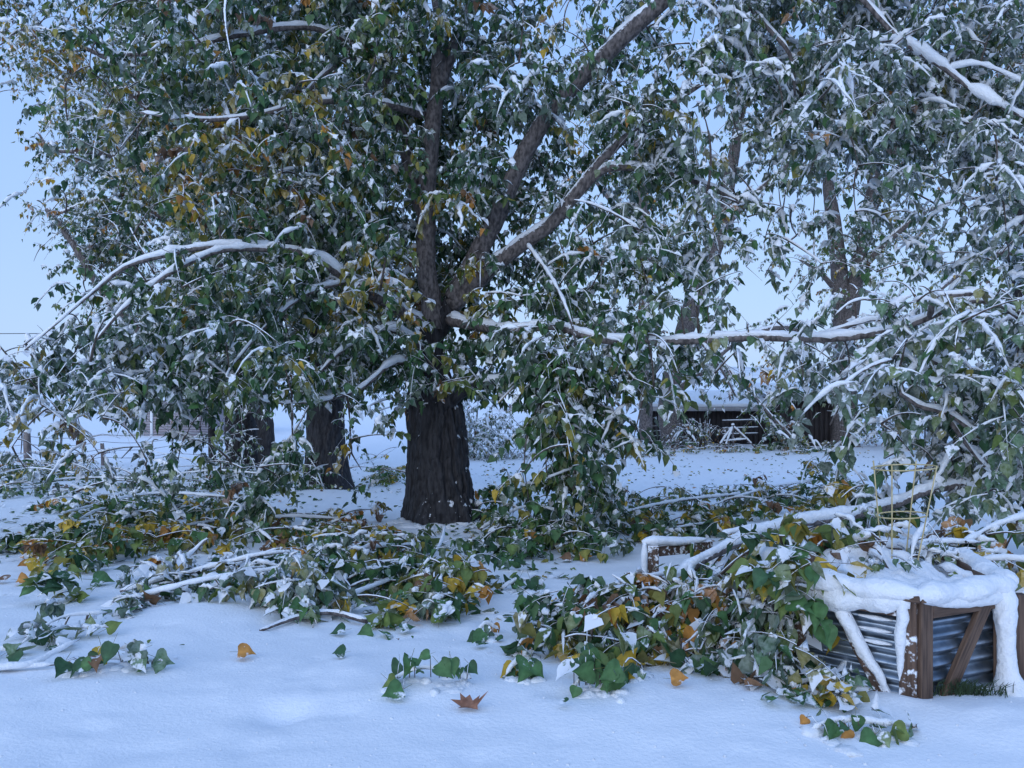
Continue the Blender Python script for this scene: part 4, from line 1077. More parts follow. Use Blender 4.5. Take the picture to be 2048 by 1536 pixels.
# ---- tomato cage of yellowed wire standing in the bed
M_CAGE = simple('yellow_wire', (.42, .33, .15), (.58, .48, .26), 30, rough=.5)
cd = 4.6
cc = W(1803, 0, cd); cage_base = Vector((cc.x, cd, W(0, 1170, cd).z))
cage = empty('tomato_cage', cage_base, 'yellow wire tomato cage standing in the snowy garden bed', 'plant cage')
rings = [(935, .172), (1030, .134), (1120, .10)]
for py, r in rings:
    z = W(0, py, cd).z; a = np.linspace(0, 2*np.pi, 29)
    P = np.stack([cc.x + .015*(1030-py)/95 + r*np.cos(a), cd + r*np.sin(a), z + .012*np.cos(a+.5)], 1)[None]
    mb = MB(); V, fs = tubes(P, np.full((1, 29), .0042), 6, cap=False); mb.add(V, fs); mb.build('ring', M_CAGE, cage)
for k in range(4):
    a = .6 + k*math.pi/2 + .15
    pts = [(cc.x + .015*(1030-py)/95 + r*math.cos(a), cd + r*math.sin(a), W(0, py, cd).z) for py, r in [(926, .176), (935, .172), (1030, .134), (1120, .10), (1200, .07)]]
    mb = MB(); V, fs = tubes(np.array([pts]), np.full((1, 5), .0042), 6); mb.add(V, fs); mb.build('stake', M_CAGE, cage)

# ---- second timber post by the fallen limb
pd_ = 6.3
pb = W(1302, 0, pd_); pb.z = float(zg(pb.x, pd_))
post = empty('timber_post', pb, 'short square timber post with snow cap beside fallen limb', 'post')
ptop = W(0, 1090, pd_).z
beam('shaft', post, M_CEDAR_F, (pb.x+.012, pd_, pb.z-.2), (pb.x+.012, pd_, ptop), .085, .085, EX)
beam('rail', post, M_CEDAR_F, (pb.x+.06, pd_+.02, ptop-.05), (pb.x+.55, pd_+.3, ptop-.07), .085, .035, EZ)
mb = MB(); lumpy_snow([(pb.x-.07, pd_, ptop+.02, .045), (pb.x, pd_, ptop+.035, .055), (pb.x+.15, pd_+.06, ptop+.02, .05), (pb.x+.3, pd_+.15, ptop, .045), (pb.x+.5, pd_+.27, ptop-.01, .03)], mb, .7, 14, .2)
lumpy_snow([(pb.x-.055, pd_-.03, ptop+.02, .03), (pb.x-.058, pd_-.035, ptop-.15, .026), (pb.x-.055, pd_-.03, ptop-.33, .022)], mb, 1, 10, .2)
mb.build('snow_cap', M_SNOW, post)

# ---- sawn log under snow
lg = GP(1212, 1012)
log = empty('log', lg, 'sawn log end poking from snow among leaves right of trunk', 'log')
dL = lg.y; zl = lg.z + .13
mb = MB(); V, fs = tubes(np.array([[(lg.x-.32, dL+.3, zl), (lg.x-.1, dL+.15, zl), (lg.x+.12, dL, zl), (lg.x+.2, dL-.06, zl)]]), np.array([[.14, .145, .14, .14]]), 16); mb.add(V, fs); mb.build('bark', M_LIMB, log)
mb = MB(); V, fs = tubes(np.array([[(lg.x+.18, dL-.045, zl), (lg.x+.19, dL-.053, zl), (lg.x+.207, dL-.066, zl)]]), np.array([[.12, .125, .122]]), 16); mb.add(V, fs); mb.build('cut_face', M_PALEWOOD, log)
mb = MB(); lumpy_snow([(lg.x-.34, dL+.3, zl+.12, .10), (lg.x-.1, dL+.15, zl+.13, .13), (lg.x+.17, dL-.03, zl+.12, .11)], mb, .7, 14, .15); mb.build('snow_cap', M_SNOW, log)

# ================================================================== FALLEN AND HANGING BRANCHES
class Branch(Tree):
    pass
def fallen(label, stems, clumps, size=.104, snow=.4, col=C_OLIVE, th=(10, 85), n_single=300, clod=.25, spread=.12, tw=(.15, .36), per=8, mat=None, name='fallen_branch', group=None, thick=1.3, subs=True, droop=(.1, .6), rs=.42, dens=2.0):
    """stems: rows (px, py, height above the snow or depth, radius); clumps: (px, py, depth or None, height, n)"""
    p0 = stems[0][0] if stems else None
    pts = []
    for st in stems:
        rows = []
        for a in st:
            if len(a) == 5: q = W(a[0], a[1], a[2]); rows.append((*q, a[3]*rs))
            else: q = GP(a[0], a[1], a[2]); rows.append((*q, a[3]*rs))
        pts.append(rows)
    if pts: base = Vector(pts[0][0][:3])
    else: base = GP(clumps[0][0], clumps[0][1])
    t = Branch(name, label, 'branch', base, group)
    for rows in pts: t.limb(rows, name='stem', pix=False, mat=mat or M_LIMB, gap=.05, thick=thick, step=.05)
    cl = []
    for c in clumps:
        px, py, d, h, n = c
        if d is None: q = GP(px, py, h); d = q.y
        else: q = W(px, py, d)
        cl.append((q.x, q.y, q.z, n*dens, px, py, d))
    t.fill(cl, size, (snow if callable(snow) else (lambda a, b: snow)), (col if callable(col) else (lambda a, b: col)), spread=spread, tw=tw, per_twig=per, th=th, clod=clod, maxd=2.2, sub=subs, droop=droop, sub_snow=.25)
    t.done(n_single, blob=.5)
    return t
def scatter(x0, y0, x1, y1, k, h, n, wob=12):
    """clump centres along a line on the ground"""
    out = []
    for i in range(k):
        t = (i + rng.random())/k
        out.append((x0+(x1-x0)*t + rng.normal(0, wob*1.5), y0+(y1-y0)*t + rng.normal(0, wob), None, h*rng.uniform(.2, .95), n))
    return out
def area(x0, x1, y0, y1, k, h, n):
    return [(rng.uniform(x0, x1), rng.uniform(y0, y1), None, h*rng.uniform(.1, .8), n) for _ in range(k)]

# --- left middle ground
fallen('flat dark green fallen branch at left edge of the snow', [[(-30, 1095, .04, .02), (90, 1090, .08, .015), (215, 1072, .06, .006)]], area(-20, 210, 1066, 1108, 14, .12, 26), snow=.22, col=C_GREEN)
fallen('yellow and olive leafed fallen branch lying left of centre snow', [[(430, 1062, .15, .03), (300, 1090, .15, .022), (160, 1125, .12, .014), (80, 1140, .05, .006)]], scatter(90, 1135, 440, 1070, 30, .24, 20, 16), snow=.10, col=C_YELLOW)
fallen('snow heaped fallen branch with thick pale stick jutting up at left', [[(325, 1165, .05, .045), (375, 1135, .10, .042), (415, 1130, .26, .038)], [(240, 1205, .08, .03), (380, 1195, .18, .03), (520, 1190, .28, .026), (600, 1180, .3, .018)], [(250, 1225, .05, .022), (400, 1222, .14, .022), (560, 1205, .2, .016)], [(430, 1180, .1, .02), (500, 1170, .22, .018), (560, 1168, .3, .01)]],
       area(240, 640, 1165, 1228, 30, .24, 14) + [(600+rng.normal(0, 25), 1228, None, .05+.3*rng.random(), 16) for _ in range(9)], snow=.74, col=C_MIX, clod=.95, rs=.36, size=.10)
fallen('low snow buried leafy sprig at left with dark green leaves showing', [[(215, 1262, .10, .012), (120, 1275, .13, .011), (40, 1298, .03, .006)]], scatter(40, 1293, 210, 1262, 8, .07, 7, 5), size=.09, snow=.88, col=C_GREEN, clod=1.0, dens=1.0)
fallen('long bare twig end at lower left edge of the snow', [[(-30, 1345, .02, .016), (60, 1338, .03, .015), (100, 1326, .05, .012), (160, 1312, .10, .008)], [(-20, 1340, .01, .018), (110, 1336, .02, .012)]], [], subs=False)
fallen('curved bare bark stick lying half buried in snow', [[(520, 1262, .0, .012), (590, 1248, .035, .02), (660, 1240, .05, .022), (735, 1246, .03, .02)]], [], subs=False, thick=.55, rs=.8)
fallen('snowy stick with olive yellow leaves left of the open snow', [[(640, 1238, .05, .02), (720, 1212, .10, .022), (800, 1186, .14, .02), (850, 1178, .16, .016), (900, 1176, .18, .01)], [(840, 1180, .15, .012), (880, 1150, .28, .008), (890, 1120, .34, .005)]],
       scatter(820, 1215, 960, 1195, 13, .22, 15, 14) + [(890, 1170, None, .28, 16), (930, 1190, None, .2, 14), (870, 1200, None, .22, 14), (900, 1225, None, .08, 10), (860, 1190, None, .3, 12)], snow=.22, col=C_OLIVE)
fallen('green leafed fallen branch lying before the big trunk', [[(830, 1110, .1, .03), (720, 1140, .18, .024), (640, 1175, .12, .014)], [(700, 1150, .15, .015), (690, 1190, .12, .008)]], area(610, 840, 1095, 1205, 32, .26, 18), snow=.34, col=C_MIX)
fallen('leafy fallen branch with snow between two trunks at left', [[(700, 1070, .2, .03), (560, 1065, .2, .024), (470, 1080, .1, .012)]], area(450, 820, 1040, 1110, 34, .28, 18), snow=.2, col=C_YELLOW)
fallen('dark green mass of fallen twigs at far left middle ground', [[(480, 1020, .2, .04), (300, 1015, .25, .03), (120, 1040, .1, .012)]], area(100, 500, 1000, 1056, 34, .26, 22), snow=.3, col=C_OLIVE)
fallen('snow dusted fallen branch reaching left edge behind dark twigs', [[(330, 975, .2, .04), (160, 975, .2, .03), (20, 985, .1, .012)]], area(-10, 330, 955, 1000, 24, .25, 20), snow=.55, col=C_MIX)
fallen('low dark leafy bough lying by the leaning fence post', [[(150, 962, .2, .03), (60, 960, .3, .02), (-20, 965, .15, .012)]], area(-20, 150, 945, 972, 14, .35, 24), snow=.2, col=C_OLIVE)
fallen('tangle of fallen shoots around the ivy clad left trunks', [[(600, 975, .2, .04), (450, 965, .3, .03), (340, 965, .2, .02)], [(420, 950, .3, .02), (300, 940, .6, .015)]], area(250, 620, 935, 1000, 38, .42, 22), snow=.4, col=C_GREEN)
fallen('fallen branch with upright twigs right behind the left trunk', [[(700, 950, .2, .03), (760, 940, .4, .02), (800, 925, .6, .012)]], area(715, 820, 915, 975, 14, .4, 16), snow=.3, col=C_OLIVE)
fallen('small sprig with yellow green leaves alone at left', [[(75, 1195, .02, .006), (120, 1192, .08, .005), (160, 1200, .03, .003)]], [(85, 1190, None, .12, 4), (110, 1196, None, .10, 5), (125, 1200, None, .06, 4), (150, 1205, None, .05, 3)], size=.12, snow=.3, col=C_OLIVE, th=(-40, 50), tw=(.05, .15))
# --- right of the trunk
fallen('dark leafy branch heap under the hanging branch right of trunk', [[(960, 1075, .1, .03), (1060, 1060, .3, .024), (1180, 1070, .2, .014)], [(1060, 1070, .2, .014), (1045, 1070, .8, .01)]], area(955, 1220, 1040, 1120, 36, .36, 20), snow=.28, col=C_GREEN)
fallen('sparse upright twig of dark leaves right of big trunk', [[(1010, 1050, .0, .012), (1015, 1048, .4, .01), (1040, 1045, .62, .005)], [(1012, 1050, .3, .006), (985, 1048, .6, .004)]], [(990, 1045, None, .45, 6), (1010, 1045, None, .55, 8), (1035, 1045, None, .40, 8), (1000, 1045, None, .25, 9), (960, 1040, None, .28, 10), (975, 1042, None, .20, 10)], snow=.05, col=C_MIX)
fallen('broad green and yellow fallen bough behind the timber post', [[(1480, 1020, .25, .04), (1350, 1040, .3, .03), (1220, 1060, .2, .016)], [(1480, 1050, .1, .02), (1300, 1085, .15, .012)]], area(1200, 1470, 1000, 1090, 44, .28, 20), snow=.2, col=C_OLIVE)
fallen('olive leafed fallen bough with upright shoots behind snowy limb', [[(1700, 985, .3, .04), (1560, 1010, .35, .03), (1420, 1035, .2, .016)], [(1600, 1005, .3, .014), (1615, 1000, .7, .008), (1640, 998, .85, .005)], [(1520, 1012, .3, .01), (1528, 1012, .6, .006)]],
       area(1400, 1720, 985, 1045, 44, .36, 20) + [(1640, 1000, None, .75, 22), (1625, 1000, None, .6, 20), (1665, 1000, None, .6, 20), (1528, 1015, None, .5, 10), (1350, 1030, None, .5, 10)], snow=.2, col=C_OLIVE)
fallen('strip of brown and green fallen leaves and twigs before the shed', [[(1350, 905, .1, .03), (1500, 898, .15, .025), (1660, 905, .1, .02)]], area(1240, 1680, 893, 912, 44, .25, 24), snow=.45, col=C_OLIVE, n_single=150)
# --- the big limb lying over the raised bed
def bigcol(px, py):
    if blotch(px, py, [(1420, 1080, 90, 45), (1750, 1090, 60, 50)]): return C_YELLOW
    return C_OLIVE
def under_limb(n, x0, x1, dy0, dy1):
    out = []
    for _ in range(n):
        px = rng.uniform(x0, x1); ly = np.interp(px, [1305, 1345, 1400, 1470, 1520, 1600, 1700, 1790], [1215, 1172, 1130, 1095, 1072, 1050, 1030, 1008]); ld = np.interp(px, [1305, 1470, 1600, 1790], [5.4, 5.9, 6.3, 6.8])
        out.append((px, ly + rng.uniform(dy0, dy1), ld + rng.uniform(.3, .75), 0, 14))
    return out
fallen('thick snow covered fallen limb slanting across the raised bed', [[(2010, 985, 7.4, .050, 0), (1920, 972, 7.2, .052, 0), (1850, 984, 7.0, .055, 0), (1790, 1008, 6.8, .052, 0), (1700, 1030, 6.35, .050, 0), (1600, 1046, 6.1, .046, 0), (1520, 1066, 5.85, .044, 0), (1470, 1088, 5.65, .042, 0), (1400, 1124, 5.4, .038, 0), (1345, 1166, 5.2, .034, 0), (1305, 1212, 5.0, .026, 0), (1250, 1240, 5.3, .012, 0)],
        [(1690, 1032, 6.5, .026, 0), (1600, 1060, 6.1, .026, 0), (1560, 1095, 5.9, .022, 0), (1545, 1140, 5.7, .016, 0)], [(1600, 1050, 6.3, .018, 0), (1520, 1052, 6.0, .016, 0), (1440, 1070, 5.8, .01, 0)], [(1400, 1130, 5.7, .018, 0), (1320, 1150, 5.4, .014, 0), (1230, 1165, 5.2, .008, 0)], [(1470, 1095, 5.9, .016, 0), (1430, 1150, 5.4, .012, 0), (1400, 1210, 5.1, .008, 0)]],
       under_limb(46, 1330, 1660, 10, 110) + under_limb(16, 1640, 1780, 5, 80) + under_limb(4, 1360, 1700, -40, 0) + [(rng.uniform(1550, 1720), rng.uniform(1070, 1150), rng.uniform(4.5, 5.0), 0, 9) for _ in range(22)] + [(rng.uniform(1545, 1640), rng.uniform(1110, 1185), rng.uniform(4.05, 4.3), 0, 9) for _ in range(12)], size=.108, snow=.24, col=bigcol, th=(5, 85), thick=1.25, clod=.25, rs=.72)
def frontcol(px, py):
    if blotch(px, py, [(1290, 1210, 110, 75), (1360, 1260, 80, 50), (1190, 1190, 50, 40), (1480, 1160, 60, 40), (1370, 1230, 70, 60)]): return C_ORANGE
    return C_MIX
fc = []
for _ in range(125):
    px = rng.uniform(1105, 1590); lo = 1365 if px > 1420 else 1315 + (px-1100)*.1; hi = 1180 + max(0, (1190-px))*.45 - 25*np.clip((px-1450)/100, 0, 1)
    t_ = rng.random(); fc.append((px, lo-30+(hi-lo)*t_, 4.5 - .35*np.clip((px-1350)/250, 0, 1) + .7*t_*(1 - .7*np.clip((px-1400)/200, 0, 1)) + rng.normal(0, .10), 0, 13))
fallen('orange and green leafed fallen branch heap in front of raised bed', [[(1560, 1150, 5.3, .024, 0), (1500, 1180, 5.0, .022, 0), (1420, 1250, 4.8, .018, 0), (1380, 1300, 4.6, .012, 0)], [(1330, 1190, 5.2, .022, 0), (1290, 1240, 5.0, .018, 0), (1300, 1300, 4.7, .014, 0), (1380, 1330, 4.5, .012, 0), (1450, 1320, 4.4, .010, 0)], [(1330, 1190, 5.2, .018, 0), (1250, 1215, 5.0, .014, 0), (1150, 1270, 4.8, .008, 0)], [(1500, 1180, 5.0, .016, 0), (1540, 1240, 4.7, .014, 0), (1530, 1310, 4.5, .010, 0)], [(1370, 1170, 5.4, .014, 0), (1390, 1230, 4.9, .012, 0), (1350, 1280, 4.7, .008, 0)]],
       fc, size=.096, snow=lambda px, py: .62 if px > 1420 or py > 1300 else .28, col=frontcol, th=(15, 88), thick=1.5, clod=.35, spread=.10)
fallen('broken stub and yellow leaved twigs lying at foot of metal panel', [[(1650, 1390, .03, .016), (1690, 1365, .08, .02), (1735, 1352, .19, .022)], [(1570, 1400, .02, .010), (1640, 1385, .06, .012), (1720, 1392, .05, .008)], [(1600, 1395, .02, .008), (1680, 1402, .05, .009), (1745, 1400, .03, .006)]],
       area(1570, 1740, 1388, 1412, 8, .03, 3), size=.075, dens=1.2, snow=.55, col=C_YELLOW, clod=.6, tw=(.08, .2), th=(-20, 60))
fallen('snowy twigs with yellow leaves lying behind the raised bed right', [[(2070, 1120, 4.9, .026, 0), (1990, 1118, 5.0, .026, 0), (1930, 1130, 5.0, .020, 0), (1880, 1150, 5.0, .012, 0)], [(2060, 1030, 5.5, .016, 0), (1985, 1054, 5.4, .022, 0), (1925, 1088, 5.2, .02, 0)], [(1960, 1085, 5.2, .018, 0), (1890, 1085, 5.1, .018, 0), (1850, 1090, 5.1, .012, 0)]],
       [(rng.uniform(1850, 2048), rng.uniform(1060, 1150), rng.uniform(5.0, 5.5), 0, 10) for _ in range(26)], size=.105, snow=.5, col=C_YELLOW, thick=1.5, clod=.6)
fallen('snow plastered seedlings and twigs lying inside the garden bed', [[(1740, 1150, 4.5, .008, 0), (1770, 1090, 4.6, .007, 0), (1790, 1040, 4.6, .004, 0)], [(1820, 1150, 4.5, .008, 0), (1830, 1080, 4.6, .006, 0), (1860, 1040, 4.7, .004, 0)]],
       [(rng.uniform(1720, 1880), rng.uniform(1030, 1150), rng.uniform(4.4, 4.8), 0, 6) for _ in range(14)], size=.05, snow=.9, col=C_MIX, clod=1.0, thick=1.6)

# --- sprigs on the open snow in front
def sprig(label, x0, x1, y0, y1, n, col, size=.108, snow=.12, up=True, name='leafy_sprig'):
    """short twig half sunk in snow, its leaves sticking up and out"""
    yb = y1 - 8
    b = GP((x0+x1)/2, yb)
    t = Branch(name, label, 'sprig', b)
    a, c = GP(x0+12, yb, .02), GP(x1-12, yb-6, .03)
    m = (a+c)/2 + Vector((0, .03, .05 if x1-x0 < 200 else .012))
    t.limb([(*a, .003), (*((a+m)/2 + Vector((0, 0, .02))), .005), (*m, .006), (*c, .004)], name='stem', pix=False, mat=M_TWIG, sides=6, step=.02, thick=1.2, gap=.4)
    h = (y1-y0)*b.y/F
    P, L, N, w, l, ci, sn = [], [], [], [], [], [], []
    for k in range(n):
        u = (k+.5)/n + rng.normal(0, .05); x = a.x + (c.x-a.x)*u; y = a.y + rng.normal(0, .06)
        z = float(zg(x, y)) + h*rng.uniform(.3, .95)*(1 - .45*abs(2*u-1))
        az = math.radians(rng.uniform(-175, -5)) if rng.random() < .75 else rng.random()*6.28
        th_ = math.radians(rng.uniform(10, 65))
        Lv = np.array([math.cos(th_)*math.cos(az), math.cos(th_)*math.sin(az)*.5, -math.sin(th_)*.8]); Lv /= np.linalg.norm(Lv)
        nv = np.array([rng.normal(0, .75), -1, .6+rng.normal(0, .6)]); nv -= Lv*nv.dot(Lv); nv /= np.linalg.norm(nv)
        P.append((x, y, z)); L.append(Lv); N.append(nv); w.append(size*rng.uniform(.5, 1.12)); l.append(w[-1]*rng.uniform(.9, 1.25))
        ci.append(rng.choice(8, p=np.asarray(col, float)/sum(col))); sn.append(1.0 if rng.random() < snow else 0.0)
        # petiole
        q = np.array([a.x+(c.x-a.x)*np.clip(u, .05, .95), a.y, float(zg(x, a.y))+.04]); mid = (q + P[-1])/2 + np.array([0, 0, .02])
        V, fs = tubes(np.array([[q, mid, P[-1]]]), np.array([[.0025, .002, .002]]), 4); t.twig.add(V, fs)
    t.lv.add(np.array(P), np.array(L), np.array(N), np.array(w), np.array(l), np.array(ci), np.array(sn))
    xs_ = rng.uniform(a.x, c.x, 16); ys_ = a.y + rng.normal(0, .05, 16)
    blobs(t.snow, np.stack([xs_, ys_, zg(xs_, ys_)-.006], 1), np.stack([rng.uniform(.02, .06, 16), rng.uniform(.02, .06, 16), rng.uniform(.012, .026, 16)], 1), True)
    t.done(300, blob=.8)
G1 = (30, 50, 12, 4, 2, 0, 0, 0)
sprig('cluster of big green leaves on open snow left of centre front', 765, 955, 1305, 1385, 12, G1)
sprig('sprig of mixed green and tan leaves at lower left', 140, 345, 1268, 1350, 16, (30, 40, 14, 4, 3, 2, 8, 8), size=.125, snow=.3)
sprig('small tuft of green leaves with one yellow leaf in front snow', 1000, 1088, 1312, 1366, 8, (30, 40, 16, 6, 4, 0, 0, 0), size=.125)
sprig('upright bunch of large green leaves in front of orange heap', 1128, 1260, 1292, 1400, 18, G1, size=.112)
sprig('pale curled leaf and dark leaf on snow above the small tuft', 1020, 1080, 1294, 1318, 4, (20, 10, 10, 10, 30, 10, 0, 0), snow=.5, size=.12)
sprig('row of olive and brown leaves near bottom right of snow', 1612, 1845, 1442, 1480, 16, (10, 26, 30, 14, 6, 8, 6, 0), size=.088, snow=.3)
sprig('little dark sprig lying on snow right of olive leaves', 940, 1010, 1250, 1280, 6, C_GREEN, size=.11, snow=.3)
sprig('short green sprig standing on snow below curved path', 990, 1080, 1120, 1150, 5, (20, 40, 20, 6, 2, 0, 0, 0), size=.13)
sprig('flat twig with green leaves on snow beyond the small tuft', 990, 1100, 1150, 1190, 9, C_MIX, size=.12, snow=.3)
sprig('half buried green leaf pair beside heaped snow at right front', 1230, 1300, 1345, 1368, 4, G1, size=.11)

# --- single fallen leaves that can be told apart
def lone_leaf(label, px, py, ci, size=.10, tilt=20, az=-90, cat='leaf', var=0):
    q = GP(px, py)
    a, th_ = math.radians(az), math.radians(tilt)
    L = np.array([math.cos(a), math.sin(a), 0.0]); n = np.array([rng.normal(0, .2), -math.sin(th_), math.cos(th_)]); n -= L*n.dot(L); n /= np.linalg.norm(n)
    o = bpy.data.objects.new('fallen_leaf', leaf_mesh(ci, False, var)); link(o)
    S = np.cross(L, n)
    o.matrix_world = Matrix(((S[0]*size, L[0]*size, n[0]*size, q.x), (S[1]*size, L[1]*size, n[1]*size, q.y), (S[2]*size, L[2]*size, n[2]*size, q.z+.02+.3*size*math.sin(th_)), (0, 0, 0, 1)))
    tag(o, label, cat, 'single leaves on the snow')
lone_leaf('single orange leaf lying on smooth snow left of centre', 476, 1316, 5, .10, 50, 10)
lone_leaf('single dark green leaf right of the orange leaf on snow', 690, 1318, 0, .08, 25, 180)
lone_leaf('orange leaf lying flat right of the upright bunch', 1342, 1386, 5, .09, 40, 0, var=1)
lone_leaf('dark half buried leaf at left near the thin twig', 40, 1326, 0, .09, 30, 170, var=2)
lone_leaf('orange leaf near the left edge above the small sprig', 35, 1170, 5, .12, 40, 0, var=3)
lone_leaf('brownish orange leaf at left edge of snow', 14, 1168, 6, .11, 30, 160, var=1)
lone_leaf('dark green leaf on snow below the curved stick', 800, 1264, 0, .11, 25, 20, var=2)
lone_leaf('dark leaf on snow left below bare stick end', 690, 1266, 0, .10, 25, 190, var=3)
lone_leaf('green leaf resting on snow left of the snow heaped branch', 185, 1172, 1, .17, 40, 10, var=4)
lone_leaf('tiny dark leaf tip poking from front snow right of centre', 1130, 1426, 0, .05, 70, 90, var=1)
lone_leaf('dark leaf flat on snow above the green leaf cluster', 952, 1296, 0, .08, 12, 10, var=2)
lone_leaf('green leaf with snow on open snow right of small sprig', 1035, 1236, 1, .14, 40, 20, var=0)
lone_leaf('orange brown leaf below yellow leaved twigs right front', 1665, 1418, 6, .05, 50, 80, var=3)
lone_leaf('orange leaf in the gap between leaf piles right of centre', 1160, 1122, 5, .13, 40, 0, var=1)
lone_leaf('pale orange leaf left of the gap leaf', 1142, 1124, 6, .12, 40, 180, var=2)

# curled brown maple leaf
M_MAPLE = simple('dry_brown_leaf', (.20, .085, .045), (.36, .17, .10), 30, rough=.7, bs=.4)
q = GP(938, 1418)
ang = np.radians([90, 70, 48, 30, 8, -12, -40, -70, -90, -110, -140, -168, 172, 150, 132, 110]); rad = np.array([.9, .5, .80, .56, 1.0, .44, .6, .30, .35, .30, .7, .42, .95, .5, .72, .55])
mb = MB(); V = [(0, 0, 0)]
for fr in (.5, 1.0):
    for a, r in zip(ang, rad): V.append((math.cos(a)*r*fr, math.sin(a)*r*fr, (.5*(r*fr)**2)*(1+.9*math.sin(a*3+.7))))
n = 16
fs3 = [[0, 1+i, 1+(i+1) % n] for i in range(n)]; fs4 = [[1+i, 17+i, 17+(i+1) % n, 1+(i+1) % n] for i in range(n)]
V = np.array(V)*.082; c, s_ = math.cos(math.radians(12)), math.sin(math.radians(12))
V = np.stack([V[:, 0]*1.15, V[:, 1]*c - V[:, 2]*s_, V[:, 1]*s_ + V[:, 2]*c], 1) + np.array(q) + np.array([0, 0, .02])
mb.add(V, [fs3, fs4]); o = mb.build('maple_leaf', M_MAPLE, origin=(q.x, q.y, q.z)); tag(o, 'curled brown maple leaf on the front snow', 'leaf')

# --- loose litter of leaves and bits of twig too many to count
lv = Leaves()
def litter(x0, x1, y0, y1, n, col, size=.10):
    d0, d1 = DG(y1), DG(y0)
    px = rng.uniform(x0, x1, n); d = rng.uniform(d0, d1, n); x = (px-1024)*d/F
    P = np.stack([x, d, zg(x, d)+.012], 1); L, N = leaf_dirs(n, -25, 12)
    lv.add(P, L, N, size*rng.uniform(.6, 1.1, n), size*rng.uniform(.7, 1.2, n), pick(n, col), (rng.random(n) < .4).astype(float))
litter(0, 1000, 930, 1130, 1500, C_MIX); litter(960, 1750, 900, 1110, 900, C_OLIVE); litter(600, 1150, 1090, 1240, 260, C_MIX); litter(1150, 1750, 915, 985, 40, C_BROWN, .07)
litter(880, 960, 1040, 1075, 60, C_MIX)
litter(0, 2048, 1130, 1420, 45, C_BROWN, .03)
lr_ = empty('leaf_litter', (0, 12, 0)); lr_.location = (0, 12, float(zg(0, 12)))
mb = MB(); P, L, N, w, l, ci, sn = lv.cat()
put_template(mb, LT, LF, P, L, N, w, l, np.concatenate([PAL[ci]*rng.uniform(.7, 1.3, (len(P), 1)), sn[:, None]*.6], 1))
bpy.data.objects.remove(lr_)
o = mb.build('leaf_litter', M_LEAF, smooth=False); tag(o, 'loose fallen leaves scattered over the snow beneath the trees', 'leaves', kind='stuff')

# ================================================================== BROKEN BRANCHES HANGING FROM THE TREE
hd_ = 9.0
fallen('broken branch hanging straight down in a leafy curtain right of trunk', [[(1055, 490, D1-.6, .045, 0), (1095, 545, D1-1.3, .04, 0), (1130, 610, D1-2.0, .036, 0), (1150, 680, hd_+.1, .034, 0), (1151, 780, hd_, .030, 0), (1150, 870, hd_, .026, 0), (1148, 960, hd_, .018, 0), (1140, 1030, hd_-.1, .01, 0)],
        [(1150, 800, hd_, .016, 0), (1120, 810, hd_-.2, .014, 0), (1090, 832, hd_-.3, .008, 0)], [(1150, 838, hd_, .016, 0), (1110, 845, hd_-.2, .012, 0), (1070, 870, hd_-.3, .007, 0)], [(1148, 935, hd_, .012, 0), (1110, 950, hd_-.2, .01, 0), (1070, 965, hd_-.3, .006, 0)], [(1150, 760, hd_, .014, 0), (1120, 770, hd_-.2, .012, 0), (1085, 800, hd_-.3, .007, 0)], [(1150, 720, hd_, .014, 0), (1200, 760, hd_-.2, .012, 0), (1230, 830, hd_-.3, .007, 0)], [(1190, 670, hd_, .014, 0), (1250, 690, hd_-.2, .012, 0), (1275, 760, hd_-.3, .007, 0)], [(1148, 900, hd_, .012, 0), (1180, 930, hd_-.2, .01, 0), (1200, 990, hd_-.2, .006, 0)]],
       [(rng.uniform(1065, 1215), rng.uniform(700, 890), hd_+rng.normal(0, .25), 0, 11) for _ in range(30)] + [(rng.uniform(1090, 1215), rng.uniform(870, 1000), hd_+rng.normal(0, .2), 0, 9) for _ in range(18)], size=.11, snow=.34, col=C_GREEN, th=(30, 88), name='hanging_branch', thick=1.3, droop=(.5, 1.2), clod=.2, tw=(.2, .45))
fallen('snapped limb with pale torn end hanging near the big trunk', [[(1110, 690, 9.6, .03, 0), (1060, 742, 9.4, .032, 0), (1030, 772, 9.3, .028, 0), (996, 806, 9.2, .02, 0)]], [(1080, 715, 9.4, 0, 10), (1100, 700, 9.5, 0, 10)], mat=M_PALEWOOD, name='hanging_branch', snow=.3, col=C_GREEN, thick=1.0)
fallen('bent bark stick hanging with few leaves beside the leafy curtain', [[(1070, 745, 9.3, .012, 0), (1078, 800, 9.3, .016, 0), (1068, 835, 9.2, .024, 0), (1054, 872, 9.2, .022, 0), (1049, 930, 9.2, .018, 0), (1056, 990, 9.2, .014, 0), (1064, 1050, 9.2, .010, 0)], [(1050, 920, 9.2, .010, 0), (1030, 960, 9.2, .008, 0), (1025, 1040, 9.2, .006, 0)]], [(1030, 990, 9.2, 0, 7), (1060, 1010, 9.2, 0, 8), (1015, 965, 9.2, 0, 6), (1045, 1040, 9.1, 0, 10)], name='hanging_branch', snow=.12, col=C_GREEN, th=(30, 88))
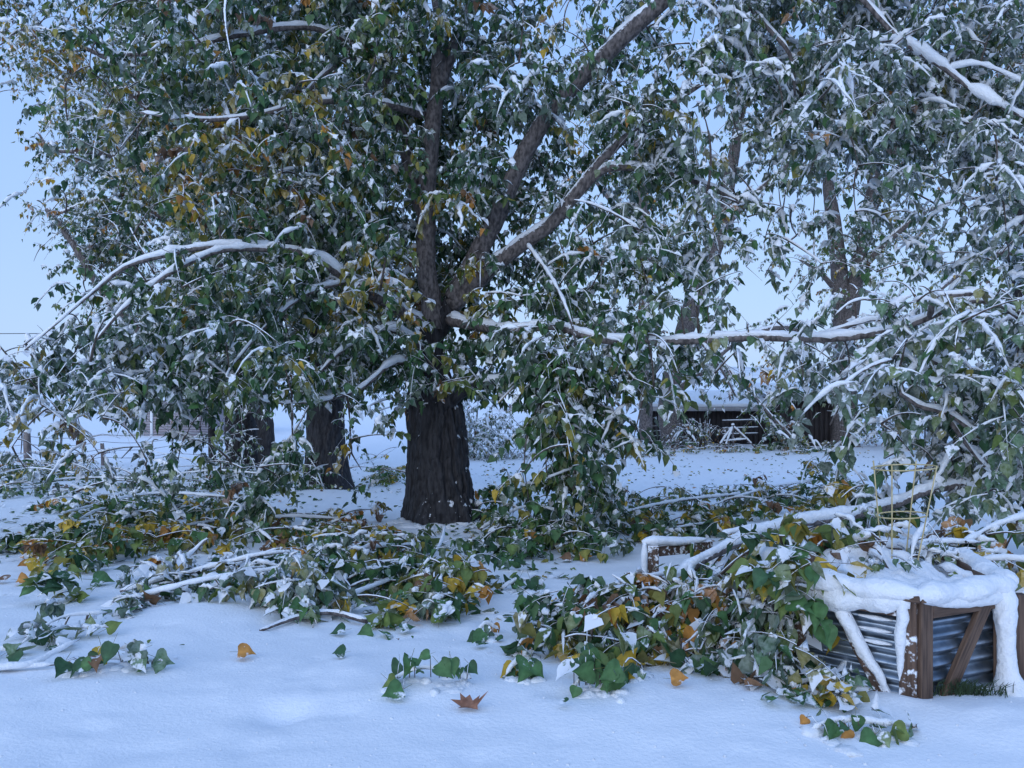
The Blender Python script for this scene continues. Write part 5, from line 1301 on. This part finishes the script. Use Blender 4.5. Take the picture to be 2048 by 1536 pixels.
fallen('snow draped branch tip hanging between the left trunks', [[(640, 770, 10.0, .02, 0), (600, 845, 9.8, .020, 0), (570, 890, 9.7, .020, 0), (538, 925, 9.6, .020, 0), (512, 965, 9.6, .018, 0), (496, 1010, 9.6, .014, 0), (482, 1060, 9.6, .008, 0)], [(540, 925, 9.6, .012, 0), (560, 960, 9.6, .008, 0)]], [(560, 905, 9.6, 0, 14), (545, 930, 9.6, 0, 12), (590, 900, 9.6, 0, 14), (520, 975, 9.5, 0, 18), (510, 1000, 9.5, 0, 18), (525, 1015, 9.6, 0, 14), (500, 1035, 9.5, 0, 12), (490, 1050, 9.5, 0, 8), (600, 870, 9.7, 0, 14)], name='hanging_branch', snow=.75, col=C_GREEN, th=(40, 90), thick=2.6, clod=1.0, droop=(.6, 1.3), spread=.1)

mb = MB(); n = 600
px = rng.uniform(-60, 2100, n); d = 3.1 + 8*rng.random(n)**1.6; x = (px-1024)*d/F; r = rng.uniform(.002, .008, n)
blobs(mb, np.stack([x, d, zg(x, d) + .001], 1), np.stack([r, r, r*.7], 1))
tag(mb.build('snow_crumbs', M_SNOW), 'small crumbs of snow dropped on the open ground', 'snow', kind='stuff')
# --- grass tuft under the front of the bed
M_GRASS = simple('dark_grass', (.02, .04, .02), (.05, .09, .035), 30)
q = fp(0, .28, .03, 0); mb = MB()
n = 260; x = q.x + rng.normal(0, .09, n); y = q.y + rng.normal(0, .02, n) ; z = zg(x, y) - .01
ln = rng.uniform(.03, .10, n); bx = rng.normal(0, .035, n)
P = np.stack([np.stack([x, y, z], 1), np.stack([x+bx*.4, y-.005, z+ln*.7], 1), np.stack([x+bx, y-.02, z+ln], 1)], 1)
V, fs = tubes(P, np.tile(np.array([.0022, .0018, .0006]), (n, 1)), 3, cap=False); mb.add(V, fs)
o = mb.build('grass', M_GRASS); tag(o, 'dark green grass tuft under the corrugated front panel', 'grass', kind='stuff')

tot = 0
seen = {}
for o in scene.objects:
    if o.type == 'MESH': tot += 1
print('objects', len(scene.objects), 'tris', sum(sum(len(p.vertices)-2 for p in m.polygons) for m in bpy.data.meshes if m.users == 1) if False else '')
